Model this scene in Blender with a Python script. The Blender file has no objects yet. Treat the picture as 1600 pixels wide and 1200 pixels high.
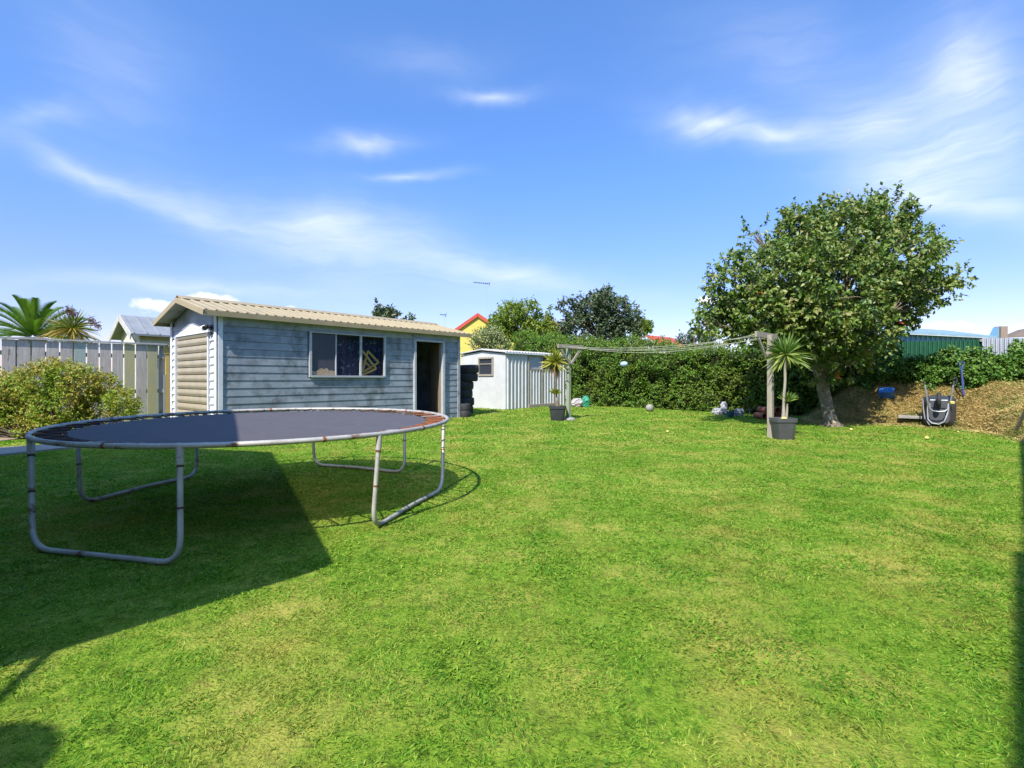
import bpy, math, random
import numpy as np
from mathutils import Vector, Matrix
random.seed(7); RNG = np.random.default_rng(11)
R = math.radians
C = bpy.context.scene.collection

# ------------------------------------------------------------------ survey helpers
F, HZ, CAMH, SL = 800.0, 592.0, 1.3, 9/800.0      # focal (px of 1600), eye line, eye height, ground slope
def G(px, py):                                     # ground point seen at a photo position
    d = CAMH/((py-HZ)/F+SL); return Vector(((px-800)/F*d, d, SL*d))
def At(px, py, d): return Vector(((px-800)/F*d, d, CAMH-(py-HZ)/F*d))
def gz(y): return SL*max(-8, min(60, y))
U = Vector((.653, .757, 0)).normalized()           # the direction the sheds and fences run
N = Vector((U.y, -U.x, 0))                         # across it, towards the viewer's right
Zv = Vector((0, 0, 1))

# ------------------------------------------------------------------ mesh helpers
class MB:
    def __init__(s): s.v = []; s.f = []; s.m = []; s.cur = 0
    def add(s, vs, fs):
        o = len(s.v); s.v += [tuple(p) for p in vs]
        for f in fs: s.f.append(tuple(i+o for i in f)); s.m.append(s.cur)
        return s
    def box(s, c, size, ax=None):
        c = Vector(c); a, b, d = ax or (Vector((1,0,0)), Vector((0,1,0)), Zv)
        hx, hy, hz = size[0]/2, size[1]/2, size[2]/2
        vs = [c+a*(hx*i)+b*(hy*j)+d*(hz*k) for k in (-1,1) for j in (-1,1) for i in (-1,1)]
        return s.add(vs, [(0,2,3,1),(4,5,7,6),(0,1,5,4),(2,6,7,3),(0,4,6,2),(1,3,7,5)])
    def bar(s, p, q, w, h, up=Zv):
        p, q = Vector(p), Vector(q); a = (q-p); L = a.length; a.normalize()
        b = up.cross(a)
        if b.length < 1e-4: b = Vector((1,0,0)).cross(a)
        b.normalize(); d = a.cross(b)
        return s.box((p+q)/2, (L, w, h), (a, b, d))
    def prism(s, poly, vec):                        # closed 3-D polygon extruded by vec
        n = len(poly); vec = Vector(vec)
        vs = [Vector(p) for p in poly]+[Vector(p)+vec for p in poly]
        fs = [tuple(range(n))[::-1], tuple(range(n, 2*n))]+[(i, (i+1) % n, n+(i+1) % n, n+i) for i in range(n)]
        return s.add(vs, fs)
    def tube(s, pts, r, seg=10, closed=False, cap=True):
        pts = [Vector(p) for p in pts]; n = len(pts)
        rr = r if isinstance(r, (list, tuple)) else [r]*n
        vs = []; prev = None
        for i, p in enumerate(pts):
            if closed: t = pts[(i+1) % n]-pts[i-1]
            else: t = pts[min(i+1, n-1)]-pts[max(i-1, 0)]
            t.normalize()
            if prev is None:
                a = t.cross(Zv)
                if a.length < .05: a = t.cross(Vector((1,0,0)))
            else: a = prev-t*prev.dot(t)
            a.normalize(); prev = a; b = t.cross(a)
            for k in range(seg):
                th = 2*math.pi*k/seg; vs.append(p+(a*math.cos(th)+b*math.sin(th))*rr[i])
        fs = []
        for i in range(n if closed else n-1):
            j = (i+1) % n
            for k in range(seg):
                l = (k+1) % seg; fs.append((i*seg+k, i*seg+l, j*seg+l, j*seg+k))
        if not closed and cap: fs += [tuple(range(seg))[::-1], tuple(range((n-1)*seg, n*seg))]
        return s.add(vs, fs)
    def lathe(s, c, prof, seg=24, ax=None, sq=0):
        c = Vector(c); a, b, d = ax or (Vector((1,0,0)), Vector((0,1,0)), Zv); vs = []
        for (r, z) in prof:
            for k in range(seg):
                th = 2*math.pi*k/seg; cx, cy = math.cos(th), math.sin(th)
                if sq:
                    m = (abs(cx)**sq+abs(cy)**sq)**(-1/sq); cx *= m; cy *= m
                vs.append(c+a*(r*cx)+b*(r*cy)+d*z)
        n = len(prof); fs = []
        for i in range(n-1):
            for k in range(seg):
                l = (k+1) % seg; fs.append((i*seg+k, i*seg+l, (i+1)*seg+l, (i+1)*seg+k))
        fs += [tuple(range(seg))[::-1], tuple(range((n-1)*seg, n*seg))]
        return s.add(vs, fs)
ORG = {}
def tag(o, label=None, cat=None, group=None, kind=None):
    if label: o['label'] = label
    if cat: o['category'] = cat
    if group: o['group'] = group
    if kind: o['kind'] = kind
    return o
def link(o, parent, origin):
    C.objects.link(o); ORG[o.name] = Vector(origin)
    if parent is not None:
        o.parent = parent; o.location = Vector(origin)-ORG[parent.name]
    else: o.location = Vector(origin)
    return o
def obj(name, mb, mats, parent=None, origin=None, smooth=False, bevel=0):
    if origin is None: origin = ORG[parent.name] if parent is not None else Vector((0,0,0))
    origin = Vector(origin)
    me = bpy.data.meshes.new(name)
    me.from_pydata([tuple(Vector(p)-origin) for p in mb.v], [], mb.f)
    if not isinstance(mats, (list, tuple)): mats = [mats]
    for m in mats: me.materials.append(m)
    if len(mats) > 1: me.polygons.foreach_set('material_index', mb.m)
    import bmesh
    bm = bmesh.new(); bm.from_mesh(me); bmesh.ops.recalc_face_normals(bm, faces=bm.faces); bm.to_mesh(me); bm.free()
    if smooth:
        me.polygons.foreach_set('use_smooth', [True]*len(me.polygons))
        try: me.set_sharp_from_angle(angle=R(40))
        except Exception: pass
    o = bpy.data.objects.new(name, me); link(o, parent, origin)
    if bevel:
        b = o.modifiers.new('bevel', 'BEVEL'); b.width = bevel; b.segments = 2; b.limit_method = 'ANGLE'; b.angle_limit = R(50)
    return o
def npobj(name, V, Fc, mats, parent=None, origin=(0,0,0), rnd=None, midx=None, smooth=False):
    V = np.asarray(V, np.float32)-np.asarray(tuple(origin), np.float32)
    Fc = np.asarray(Fc, np.int32); k = Fc.shape[1]; nf = len(Fc)
    me = bpy.data.meshes.new(name)
    me.vertices.add(len(V)); me.vertices.foreach_set('co', V.ravel())
    me.loops.add(nf*k); me.loops.foreach_set('vertex_index', Fc.ravel())
    me.polygons.add(nf); me.polygons.foreach_set('loop_start', np.arange(0, nf*k, k, dtype=np.int32))
    if not isinstance(mats, (list, tuple)): mats = [mats]
    for m in mats: me.materials.append(m)
    if midx is not None: me.polygons.foreach_set('material_index', np.asarray(midx, np.int32))
    if smooth: me.polygons.foreach_set('use_smooth', np.ones(nf, bool))
    if rnd is not None:
        at = me.attributes.new('rnd', 'FLOAT', 'POINT'); at.data.foreach_set('value', np.asarray(rnd, np.float32))
    me.update(calc_edges=True)
    o = bpy.data.objects.new(name, me); link(o, parent, origin); return o
def thing(name, label, cat, loc, group=None):
    o = bpy.data.objects.new(name, None); o.empty_display_size = .2; link(o, None, loc)
    return tag(o, label, cat, group)
def dup(o, loc=None, parent=None, rz=0):
    c = o.copy(); C.objects.link(c)
    if parent is not None: c.parent = parent
    if loc is not None: c.location = loc; c.rotation_euler.z = rz
    for ch in o.children: dup(ch, parent=c)
    return c

# ------------------------------------------------------------------ value noise
_T = RNG.random((32, 32, 32))
def vnoise(P, sc):
    Q = np.asarray(P, float)*sc; I = np.floor(Q).astype(int); f = Q-I; f = f*f*(3-2*f); r = 0
    for a in (0,1):
        for b in (0,1):
            for c in (0,1):
                w = (f[:,0] if a else 1-f[:,0])*(f[:,1] if b else 1-f[:,1])*(f[:,2] if c else 1-f[:,2])
                r = r+w*_T[(I[:,0]+a) % 32, (I[:,1]+b) % 32, (I[:,2]+c) % 32]
    return r

# ------------------------------------------------------------------ materials
def newmat(name):
    m = bpy.data.materials.new(name); m.use_nodes = True; nt = m.node_tree
    return m, nt, nt.nodes['Principled BSDF']
def ramp(nt, fac, stops):
    r = nt.nodes.new('ShaderNodeValToRGB'); e = r.color_ramp.elements
    while len(e) < len(stops): e.new(.5)
    for i, (p, c) in enumerate(stops): e[i].position = p; e[i].color = (*c, 1) if len(c) == 3 else c
    nt.links.new(fac, r.inputs[0]); return r.outputs[0]
def noise(nt, scale, detail=4, vec=(1,1,1), rot=0, rough=.55):
    tc = nt.nodes.new('ShaderNodeNewGeometry'); mp = nt.nodes.new('ShaderNodeMapping'); n = nt.nodes.new('ShaderNodeTexNoise')
    nt.links.new(tc.outputs['Position'], mp.inputs[0]); mp.inputs['Scale'].default_value = vec; mp.inputs['Rotation'].default_value = (0,0,rot)
    nt.links.new(mp.outputs[0], n.inputs['Vector']); n.inputs['Scale'].default_value = scale; n.inputs['Detail'].default_value = detail
    n.inputs['Roughness'].default_value = rough
    return n.outputs['Fac']
def mixc(nt, fac, a, b, mode='MIX'):
    m = nt.nodes.new('ShaderNodeMix'); m.data_type = 'RGBA'; m.blend_type = mode
    for s, v in ((m.inputs[0], fac), (m.inputs[6], a), (m.inputs[7], b)):
        if hasattr(v, 'node'): nt.links.new(v, s)
        elif isinstance(v, (int, float)): s.default_value = v
        else: s.default_value = (*v, 1)
    return m.outputs[2]
def bump(nt, b, h, strength=.3, dist=.02):
    n = nt.nodes.new('ShaderNodeBump'); n.inputs['Strength'].default_value = strength; n.inputs['Distance'].default_value = dist
    nt.links.new(h, n.inputs['Height']); nt.links.new(n.outputs[0], b.inputs['Normal'])
def surf(name, c1, c2=None, scale=3, rough=.6, metal=0, vec=(1,1,1), rot=0, stain=None, sscale=2, sedge=(.5,.65), svec=(1,1,1), bmp=.2, fine=60, spec=.4):
    m, nt, b = newmat(name)
    c2 = c2 or tuple(x*.8 for x in c1)
    col = ramp(nt, noise(nt, scale, 6, vec, rot), [(.32, c1), (.68, c2)])
    fn = noise(nt, fine, 3, vec, rot)
    col = mixc(nt, .35, col, ramp(nt, fn, [(.3, (.55,.55,.55)), (.7, (1,1,1))]), 'MULTIPLY')
    if stain:
        s = noise(nt, sscale, 7, svec, rot, .65)
        col = mixc(nt, ramp(nt, s, [(sedge[0], (0,0,0)), (sedge[1], (1,1,1))]), col, stain)
    nt.links.new(col, b.inputs['Base Color']); b.inputs['Roughness'].default_value = rough; b.inputs['Metallic'].default_value = metal
    b.inputs['Specular IOR Level'].default_value = spec
    if bmp: bump(nt, b, fn, bmp, .006)
    return m
def leafmat(name, cols, rough=.5, trans=.22, patch=None, pscale=1.0, pmix=.6, spec=.35, pr=(.42,.6)):
    m, nt, b = newmat(name)
    at = nt.nodes.new('ShaderNodeAttribute'); at.attribute_name = 'rnd'
    n = len(cols); col = ramp(nt, at.outputs['Fac'], [(i/(n-1), c) for i, c in enumerate(cols)])
    if patch:
        p = noise(nt, pscale, 5, rough=.6)
        f = ramp(nt, p, [(pr[0], (0,0,0)), (pr[1], (pmix,)*3)])
        col = mixc(nt, f, col, patch)
    nt.links.new(col, b.inputs['Base Color']); b.inputs['Roughness'].default_value = rough; b.inputs['Specular IOR Level'].default_value = spec
    tr = nt.nodes.new('ShaderNodeBsdfTranslucent'); nt.links.new(mixc(nt, 1.0, col, (1.3,1.4,.7), 'MULTIPLY'), tr.inputs[0])
    mx = nt.nodes.new('ShaderNodeMixShader'); mx.inputs[0].default_value = trans
    nt.links.new(b.outputs[0], mx.inputs[1]); nt.links.new(tr.outputs[0], mx.inputs[2])
    nt.links.new(mx.outputs[0], nt.nodes['Material Output'].inputs[0]); return m

# ------------------------------------------------------------------ foliage helpers
def unit(A): return A/np.maximum(np.linalg.norm(A, axis=1, keepdims=True), 1e-9)
def leafarr(P, D, Nn, L, W, fold=.25, mid=.45):
    """kite leaves folded on the midrib: base P, direction D, face normal Nn"""
    D = unit(D); S = unit(np.cross(D, Nn)); Nn = np.cross(S, D); L = np.asarray(L)[:,None]; W = np.asarray(W)[:,None]
    a = P; t = P+D*L-Nn*L*.12; l = P+D*L*mid+S*W*.5+Nn*W*fold; r = P+D*L*mid-S*W*.5+Nn*W*fold
    V = np.stack([a, l, t, r], 1).reshape(-1, 3); n = len(P); i = np.arange(n)[:,None]*4
    Fc = np.concatenate([i+np.array([[0,2,1]]), i+np.array([[0,3,2]])], 0); return V, Fc
def merge(parts):
    Vs, Fs, Rs, o = [], [], [], 0
    for V, Fc, r in parts:
        Vs.append(V); Fs.append(Fc+o); Rs.append(np.asarray(r)); o += len(V)
    return np.concatenate(Vs), np.concatenate(Fs), np.concatenate(Rs)
def rdir(n, zb=0.0):
    A = RNG.normal(size=(n, 3)); A[:,2] += zb; return unit(A)
def twigs(P, Dir, per, tl, L, W, droop=.4, lv=.25):
    """leaves along short twigs starting at P heading Dir"""
    n = len(P); k = np.tile(np.arange(per), n); idx = np.repeat(np.arange(n), per)
    s = (k+RNG.random(n*per))/per
    base = P[idx]+Dir[idx]*(s*tl)[:,None]*RNG.uniform(.6,1.2,(n,1))[idx]
    D = unit(Dir[idx]*.5+rdir(n*per)*.9+np.array([0,0,-droop])); Nn = unit(rdir(n*per)*.8+np.array([-.15,-.4,.75]))
    LL = L*RNG.uniform(1-lv, 1+lv, n*per); V, Fc = leafarr(base, D, Nn, LL, LL*W, .18)
    r = np.clip(RNG.random(n)[idx]*.5+RNG.random(n*per)*.5, 0, 1); return V, Fc, np.repeat(r, 4)

# materials
M = {}
M['grass'] = leafmat('grass_blades', [(.04,.13,.012),(.115,.28,.024),(.215,.37,.036),(.42,.45,.10)], .65, .35, (.42,.33,.09), 1.5, .8, .15, (.49,.74))
M['weed'] = leafmat('broad_weed_leaves', [(.09,.19,.01),(.20,.34,.018)], .5, .25)
m, nt, b = newmat('lawn_soil'); M['lawn'] = m
c = ramp(nt, noise(nt, 18, 8, rough=.7), [(.3,(.03,.05,.008)),(.5,(.12,.21,.015)),(.72,(.23,.28,.035))])
c = mixc(nt, ramp(nt, noise(nt, 1.3, 5, rough=.6), [(.46,(0,0,0)),(.72,(.8,.8,.8))]), c, (.40,.32,.08))
nt.links.new(c, b.inputs['Base Color']); b.inputs['Roughness'].default_value = .9; b.inputs['Specular IOR Level'].default_value = .1
bump(nt, b, noise(nt, 70, 4), .8, .02)
M['galv'] = surf('galvanised_tube', (.50,.475,.43), (.34,.32,.285), 8, .5, .2, stain=(.17,.085,.05), sscale=7, sedge=(.56,.66), fine=90)
M['rust'] = surf('rusty_steel', (.30,.10,.04), (.15,.055,.025), 20, .75, .2, fine=120)
M['spring'] = surf('spring_steel', (.38,.36,.36), (.25,.1,.05), 2.2, .5, .4)
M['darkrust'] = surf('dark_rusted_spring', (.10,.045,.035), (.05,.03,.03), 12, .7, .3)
M['mat'] = surf('trampoline_fabric', (.078,.071,.078), (.10,.092,.10), 4, .75, 0, vec=(1,5,1), rot=.5, fine=300, bmp=.15, spec=.2, stain=(.13,.122,.13), sscale=7, sedge=(.6,.75))
nt = M['mat'].node_tree; tr_ = nt.nodes.new('ShaderNodeBsdfTransparent'); mx = nt.nodes.new('ShaderNodeMixShader'); lw_ = nt.nodes.new('ShaderNodeLayerWeight'); mr_ = nt.nodes.new('ShaderNodeMapRange'); nt.links.new(lw_.outputs['Facing'], mr_.inputs[0]); mr_.inputs[3].default_value = .2; mr_.inputs[4].default_value = 0; mr_.inputs[2].default_value = .75; nt.links.new(mr_.outputs[0], mx.inputs[0])
nt.links.new(nt.nodes['Principled BSDF'].outputs[0], mx.inputs[1]); nt.links.new(tr_.outputs[0], mx.inputs[2]); nt.links.new(mx.outputs[0], nt.nodes['Material Output'].inputs[0])
M['strap'] = surf('webbing', (.5,.47,.38), None, 8, .8)
M['siding'] = surf('weathered_siding', (.31,.345,.385), (.225,.255,.295), 2.0, .45, .0, stain=(.11,.125,.13), sscale=2.8, sedge=(.46,.66), svec=(1,1,1), fine=40)
M['siding_white'] = surf('white_siding', (.74,.75,.76), (.62,.63,.65), 4, .5, stain=(.4,.42,.4), sedge=(.6,.8))
M['white'] = surf('white_trim', (.72,.74,.77), (.6,.62,.66), 4, .5, stain=(.3,.3,.27), sscale=6, sedge=(.62,.75))
M['offwhite'] = surf('dull_white_frame', (.44,.46,.49), (.36,.38,.41), 5, .55, stain=(.2,.2,.19), sscale=7, sedge=(.6,.72))
M['greytrim'] = surf('grey_trim', (.36,.39,.42), (.26,.28,.31), 4, .6, stain=(.14,.14,.12), sscale=4, sedge=(.55,.7))
M['beige'] = surf('beige_roofing', (.36,.29,.165), (.31,.25,.14), 3, .5, stain=(.3,.25,.17), sscale=5, sedge=(.6,.78), svec=(1,1,1))
M['roller'] = surf('beige_roller_door', (.36,.31,.22), (.30,.26,.19), 4, .5, stain=(.28,.22,.15), sscale=6, sedge=(.64,.76))
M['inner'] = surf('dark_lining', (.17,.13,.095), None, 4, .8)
M['door'] = surf('brown_door', (.32,.24,.16), (.26,.19,.12), 3, .6)
M['glass'], nt, b = newmat('window_glass'); b.inputs['Base Color'].default_value = (.02,.03,.045,1); b.inputs['Roughness'].default_value = .08; b.inputs['Alpha'].default_value = .16; b.inputs['Specular IOR Level'].default_value = .35
M['darkglass'], nt, b = newmat('dark_glass'); b.inputs['Base Color'].default_value = (.03,.035,.045,1); b.inputs['Roughness'].default_value = .15
M['film'] = surf('dusty_dark_film', (.05,.052,.075), (.065,.065,.09), 3, .5, stain=(.2,.2,.22), sscale=18, sedge=(.7,.75))
M['paper'] = surf('torn_paper', (.45,.36,.27), (.3,.2,.12), 30, .9)
M['curtain'] = surf('blue_patterned_cloth', (.02,.04,.15), (.015,.025,.08), 5, .9, stain=(.22,.34,.55), sscale=11, sedge=(.58,.62))
M['timber_new'] = surf('yellow_timber', (.8,.55,.15), (.7,.45,.12), 8, .7, vec=(1,1,8))
M['wood'] = surf('weathered_boards', (.58,.53,.47), (.41,.37,.33), 5, .85, vec=(6,6,.7), stain=(.09,.075,.07), sscale=2.5, sedge=(.6,.7), svec=(3,3,.6), fine=45)
M['wood_green'] = surf('greenish_board', (.32,.43,.36), (.4,.45,.4), 5, .85, vec=(6,6,.7), fine=45)
M['wood_yellow'] = surf('lichen_board', (.5,.48,.2), (.44,.4,.3), 5, .85, vec=(6,6,.7), fine=45)
M['fence_cap'] = surf('whitened_cap', (.5,.49,.48), (.42,.41,.4), 5, .8)
M['post'] = surf('grey_post_timber', (.36,.32,.25), (.25,.22,.17), 6, .85, vec=(8,8,.6), stain=(.15,.13,.1), sscale=4, sedge=(.6,.7), svec=(4,4,.5), fine=50)
M['postg'] = surf('green_tinted_timber', (.3,.33,.22), (.24,.28,.2), 6, .85, vec=(8,8,.6), fine=50)
M['concrete'] = surf('concrete', (.33,.31,.28), (.25,.24,.22), 6, .9, fine=80)
M['tan'] = surf('tan_path', (.33,.25,.17), (.26,.2,.14), 5, .95)
M['tin'] = surf('pale_tin', (.55,.555,.54), (.48,.485,.475), 3, .5, .0, stain=(.4,.42,.42), sscale=4, sedge=(.64,.8))
M['tin_roof'] = surf('dirty_tin_roof', (.5,.49,.46), (.4,.38,.35), 4, .6)
M['garage_roof'] = surf('grey_sheet_roof', (.25,.26,.27), (.2,.21,.22), 3, .6)
M['rubber'] = surf('black_rubber', (.025,.025,.027), (.04,.04,.042), 8, .7, fine=90)
M['plastic'] = surf('black_plastic', (.04,.042,.048), (.055,.058,.065), 5, .45, fine=60)
M['greyplastic'] = surf('grey_black_plastic', (.07,.072,.08), (.09,.092,.1), 5, .45)
M['soil'] = surf('potting_soil', (.28,.23,.16), (.2,.16,.11), 30, .95)
M['rope'] = surf('pale_line', (.45,.44,.34), None, 6, .6)
M['bark'] = surf('grey_brown_bark', (.22,.18,.125), (.11,.088,.06), 7, .95, vec=(2.5,2.5,1), stain=(.38,.35,.29), sscale=9, sedge=(.57,.63), bmp=1, fine=22)
M['twig'] = surf('twig_wood', (.12,.09,.06), (.07,.055,.04), 10, .9)
M['tree'] = leafmat('glossy_tree_leaves', [(.024,.065,.009),(.065,.125,.014),(.12,.19,.026),(.20,.24,.06),(.29,.24,.09)], .42, .2, spec=.4)
M['hedge'] = leafmat('hedge_leaves', [(.025,.085,.008),(.07,.165,.013),(.13,.235,.02),(.21,.29,.04)], .45, .22, (.13,.11,.02), .8, .35)
M['ivy'] = leafmat('creeper_leaves', [(.025,.08,.012),(.065,.155,.02),(.14,.25,.038),(.22,.30,.075)], .45, .22)
M['core'] = surf('shaded_inner_twigs', (.03,.035,.012), (.018,.022,.01), 6, 1, fine=30, bmp=.9, spec=.05)  # hedge core twigs, with interior shade put into the dark colour
M['bush'] = leafmat('orange_green_leaves', [(.06,.15,.010),(.15,.27,.02),(.24,.32,.03),(.33,.24,.05),(.26,.33,.05)], .5, .25)
M['palm'] = leafmat('palm_leaflets', [(.02,.07,.012),(.07,.15,.014),(.15,.24,.03)], .45, .25)
M['cab'] = leafmat('cabbage_leaves', [(.06,.12,.015),(.2,.2,.03),(.36,.2,.03)], .5, .25)
M['flower'] = leafmat('dry_flower_heads', [(.10,.05,.045),(.17,.09,.07)], .8, .1)
M['yucca'] = leafmat('yucca_leaves', [(.06,.13,.02),(.16,.25,.05),(.34,.38,.1)], .4, .2)
M['yucca_yellow'] = leafmat('yellow_yucca_leaves', [(.12,.17,.02),(.3,.3,.04),(.5,.45,.1)], .4, .2)
M['deadleaf'] = leafmat('dead_leaves', [(.22,.13,.05),(.32,.2,.09)], .8, .15)
M['lime'] = leafmat('light_tree_leaves', [(.06,.12,.01),(.15,.22,.02),(.25,.30,.04)], .45, .25)
M['dull'] = leafmat('dull_tree_leaves', [(.015,.045,.015),(.045,.085,.03),(.10,.13,.06),(.13,.08,.05)], .45, .15)
M['varieg'] = leafmat('variegated_leaves', [(.07,.12,.03),(.2,.24,.09),(.42,.42,.22)], .5, .2)
M['redleaf'] = leafmat('red_leaves', [(.4,.05,.02),(.5,.12,.03)], .5, .2)
M['clip'] = leafmat('dry_clippings', [(.20,.14,.05),(.43,.32,.12),(.55,.44,.19),(.27,.28,.08)], .9, .15, (.15,.2,.04), 1.1, .8, .1, (.45,.6))
M['bank'] = surf('clipping_bank', (.28,.20,.08), (.20,.14,.05), 3, 1, stain=(.12,.10,.035), sscale=1.6, sedge=(.5,.65), bmp=1, fine=25, spec=.05)
M['yellow'] = surf('yellow_render', (.60,.48,.10), (.56,.44,.10), 2, .8)
M['redroof'] = surf('red_roof', (.50,.07,.03), (.42,.06,.03), 4, .6)
M['cream'] = surf('cream_render', (.6,.58,.5), None, 3, .8)
M['blue'] = surf('blue_sheet', (.16,.33,.47), (.13,.27,.4), 3, .5)
M['bluer'] = surf('pale_blue_roof', (.26,.38,.44), (.2,.3,.36), 4, .5)
M['green'] = surf('green_sheet', (.022,.11,.055), (.018,.085,.045), 4, .5, stain=(.4,.42,.4), sscale=2.5, sedge=(.68,.7))
M['zinc'] = surf('zinc_sheet', (.42,.45,.50), (.36,.38,.43), 3, .5)
M['brick'] = surf('old_brick', (.3,.22,.17), (.25,.19,.15), 10, .9)
M['metal'] = surf('dull_metal', (.4,.42,.44), (.3,.32,.33), 6, .4, .5)
M['silver'] = surf('silver_tube', (.33,.335,.35), (.24,.25,.26), 6, .4, .4)
M['terra'] = surf('terracotta', (.33,.11,.06), (.25,.08,.05), 6, .8)
M['teal'] = surf('teal_plastic', (.02,.10,.13), None, 5, .5)
M['bagw'] = surf('printed_sack', (.42,.38,.36), (.36,.33,.33), 5, .6, stain=(.25,.07,.06), sscale=7, sedge=(.56,.6))
M['bagg'] = surf('green_bag', (.02,.2,.11), (.03,.26,.15), 6, .5)
M['bagm'] = surf('mottled_sack', (.38,.38,.38), (.3,.32,.35), 9, .7, stain=(.1,.1,.12), sscale=14, sedge=(.55,.6))
M['bluep'] = surf('blue_plastic', (.03,.14,.42), (.05,.2,.5), 6, .5, stain=(.4,.5,.6), sscale=16, sedge=(.64,.68))
M['bluewhite'] = surf('blue_white_ball', (.5,.62,.8), (.25,.42,.75), 12, .5)
M['fruit'] = surf('yellow_fruit', (.62,.55,.16), (.55,.48,.12), 20, .5)
M['spade'] = surf('blue_shaft', (.05,.10,.32), (.08,.08,.2), 6, .5)
M['hills'] = surf('hill', (.05,.08,.04), None, 1, 1)

# ------------------------------------------------------------------ ground
rows = [-60,-8,0,5,10,15,20,30,60,400,3000]; xs = [-3000,-60,-20,-8,0,8,20,60,3000]
mb = MB(); mb.add([(x, y, gz(y)) for y in rows for x in xs], [(j*9+i, j*9+i+1, (j+1)*9+i+1, (j+1)*9+i) for j in range(len(rows)-1) for i in range(8)])
tag(obj('ground', mb, M['lawn']), kind='structure')

# sheds: footprint frames
CL = Vector((-5.82, 10.12, 0)); LEN = 6.54; WID = 2.8
S2 = Vector((-.23, 18.25, 0)); L2 = 3.78; W2 = 2.3
HB = Vector((2.39, 21.2, 0))
def inrect(P, o, a, la, b, lb):
    q = P-np.array([o.x, o.y]); s = q@np.array([a.x, a.y]); t = q@np.array([b.x, b.y]); return (s > 0)&(s < la)&(t > 0)&(t < lb)
def dedge(r): return np.interp(r, [.55,.6,.675,.75,.85,.925,1.0,1.15,1.3], [13.2,12.9,13.2,13.0,12.2,11.3,9.8,8.9,8.2])
def dhedge(r):                                      # depth of the hedge line for a direction
    return (HB.x+HB.y*N.x/-N.y)/(r+N.x/-N.y)

slab1 = [G(-140,724), G(0,713), G(112,701), G(118,694), G(0,702), G(-140,710)]
slab2 = [G(-140,694), G(0,690), G(50,684), G(52,679), G(0,680), G(-140,681)]
for nm, sl, mt, th in (('path', slab1, M['concrete'], .03), ('dirt_path', slab2, M['tan'], .015)):
    mb = MB(); mb.prism([p+Zv*.004 for p in sl], (0,0,th)); tag(obj(nm, mb, mt), kind='structure')

# ------------------------------------------------------------------ lawn blades
def lawn_points(y0, y1, dens):
    ya = max(.2, y0-1.1 if y0 < 2 else y0); n = int(dens*(2*(1.06*(ya+y1)/2+1.3)*(y1-ya)))
    y = RNG.uniform(ya, y1, n); hw_ = 1.06*y+1.3; k_ = RNG.random(n) < hw_/hw_.max(); y = y[k_]; P = np.stack([RNG.uniform(-1, 1, len(y))*hw_[k_], y], 1); r = P[:,0]/y; n = len(y)
    keep = ~inrect(P, CL-N*WID, U, LEN, N, WID)
    keep &= ~inrect(P, S2-N*W2, U, L2, N, W2)
    keep &= y < np.where(r > .55, dedge(r)+RNG.uniform(-.3,.35,n), 40)
    keep &= y < dhedge(np.maximum(r, .0))+.3
    a, b = G(0,702), G(112,694); keep &= ~((P[:,0] < -6.9)&(y > 8.0)&(np.abs(y-(8.75+(P[:,0]+7.9)*.55)) < .33))
    return P[keep]
parts = []
for y0, y1, dens, L, W in ((1.35,3.2,20000,.021,.0040),(3.2,5.5,9500,.023,.0058),(5.5,9,3800,.026,.009),(9,14,1300,.034,.015),(14,22,500,.038,.025)):
    P2 = lawn_points(y0, y1, dens); P3 = np.concatenate([P2, np.zeros((len(P2),1))], 1)
    cl = vnoise(P3, 9)*.6+vnoise(P3+5, 26)*.4                      # tussocks
    k = RNG.random(len(P2)) < np.clip((cl-.2)*2.8, .4, 1); P3 = P3[k]; cl = cl[k]; n = len(P3)
    P3[:,2] = SL*P3[:,1]-.002
    lean = RNG.uniform(.5, 3.0, n); th = RNG.uniform(0, 2*np.pi, n)
    fl = vnoise(P3+40, 3.5)*9; th = np.where(RNG.random(n) < .3, fl, th)
    D = np.stack([np.cos(th)*lean, np.sin(th)*lean, np.ones(n)], 1)
    LL = L*RNG.uniform(.5,1.25,n)*(.55+cl); S = unit(np.cross(unit(D), RNG.normal(size=(n,3))))
    Du = unit(D); w = (W*RNG.uniform(.6,1.3,n))[:,None]
    m_ = P3+Du*LL[:,None]*.6; tip = P3+Du*LL[:,None]+np.stack([np.cos(th),np.sin(th),-np.full(n,.4)],1)*(LL*.16)[:,None]
    V = np.stack([P3-S*w*.5, P3+S*w*.5, m_+S*w*.4, tip, m_-S*w*.4], 1).reshape(-1,3)
    Fc = np.arange(n*5).reshape(-1,5)
    rr = np.clip(RNG.random(n)**1.1*.8+vnoise(P3+9, 2.6)*.5-.15, 0, 1)
    parts.append((V, Fc, np.repeat(rr, 5)))
V, Fc, rr = merge(parts)
tag(npobj('lawn_grass', V, Fc, M['grass'], rnd=rr), 'short mown green lawn grass with straw coloured patches', 'grass', kind='stuff')
# broad-leaved weeds in patches
P2 = lawn_points(1.4, 8, 2600); P3 = np.concatenate([P2, np.zeros((len(P2),1))], 1)
P3 = P3[(vnoise(P3+3, 1.5)*.6+vnoise(P3+8, 5)*.4) > .5+.16*RNG.random(len(P3))]; n = len(P3); P3[:,2] = SL*P3[:,1]+.004
th = RNG.uniform(0, 6.28, n); D = np.stack([np.cos(th), np.sin(th), RNG.uniform(.1,.9,n)], 1)
LL = RNG.uniform(.012,.034,n); V, Fc = leafarr(P3, D, np.tile([[0,0,1.]], (n,1)), LL, LL*.4, .2)
tag(npobj('lawn_weeds', V, Fc, M['weed'], rnd=np.repeat(RNG.random(n), 4)), 'patches of broad leaved weeds growing low in the lawn', 'weeds', kind='stuff')

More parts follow.
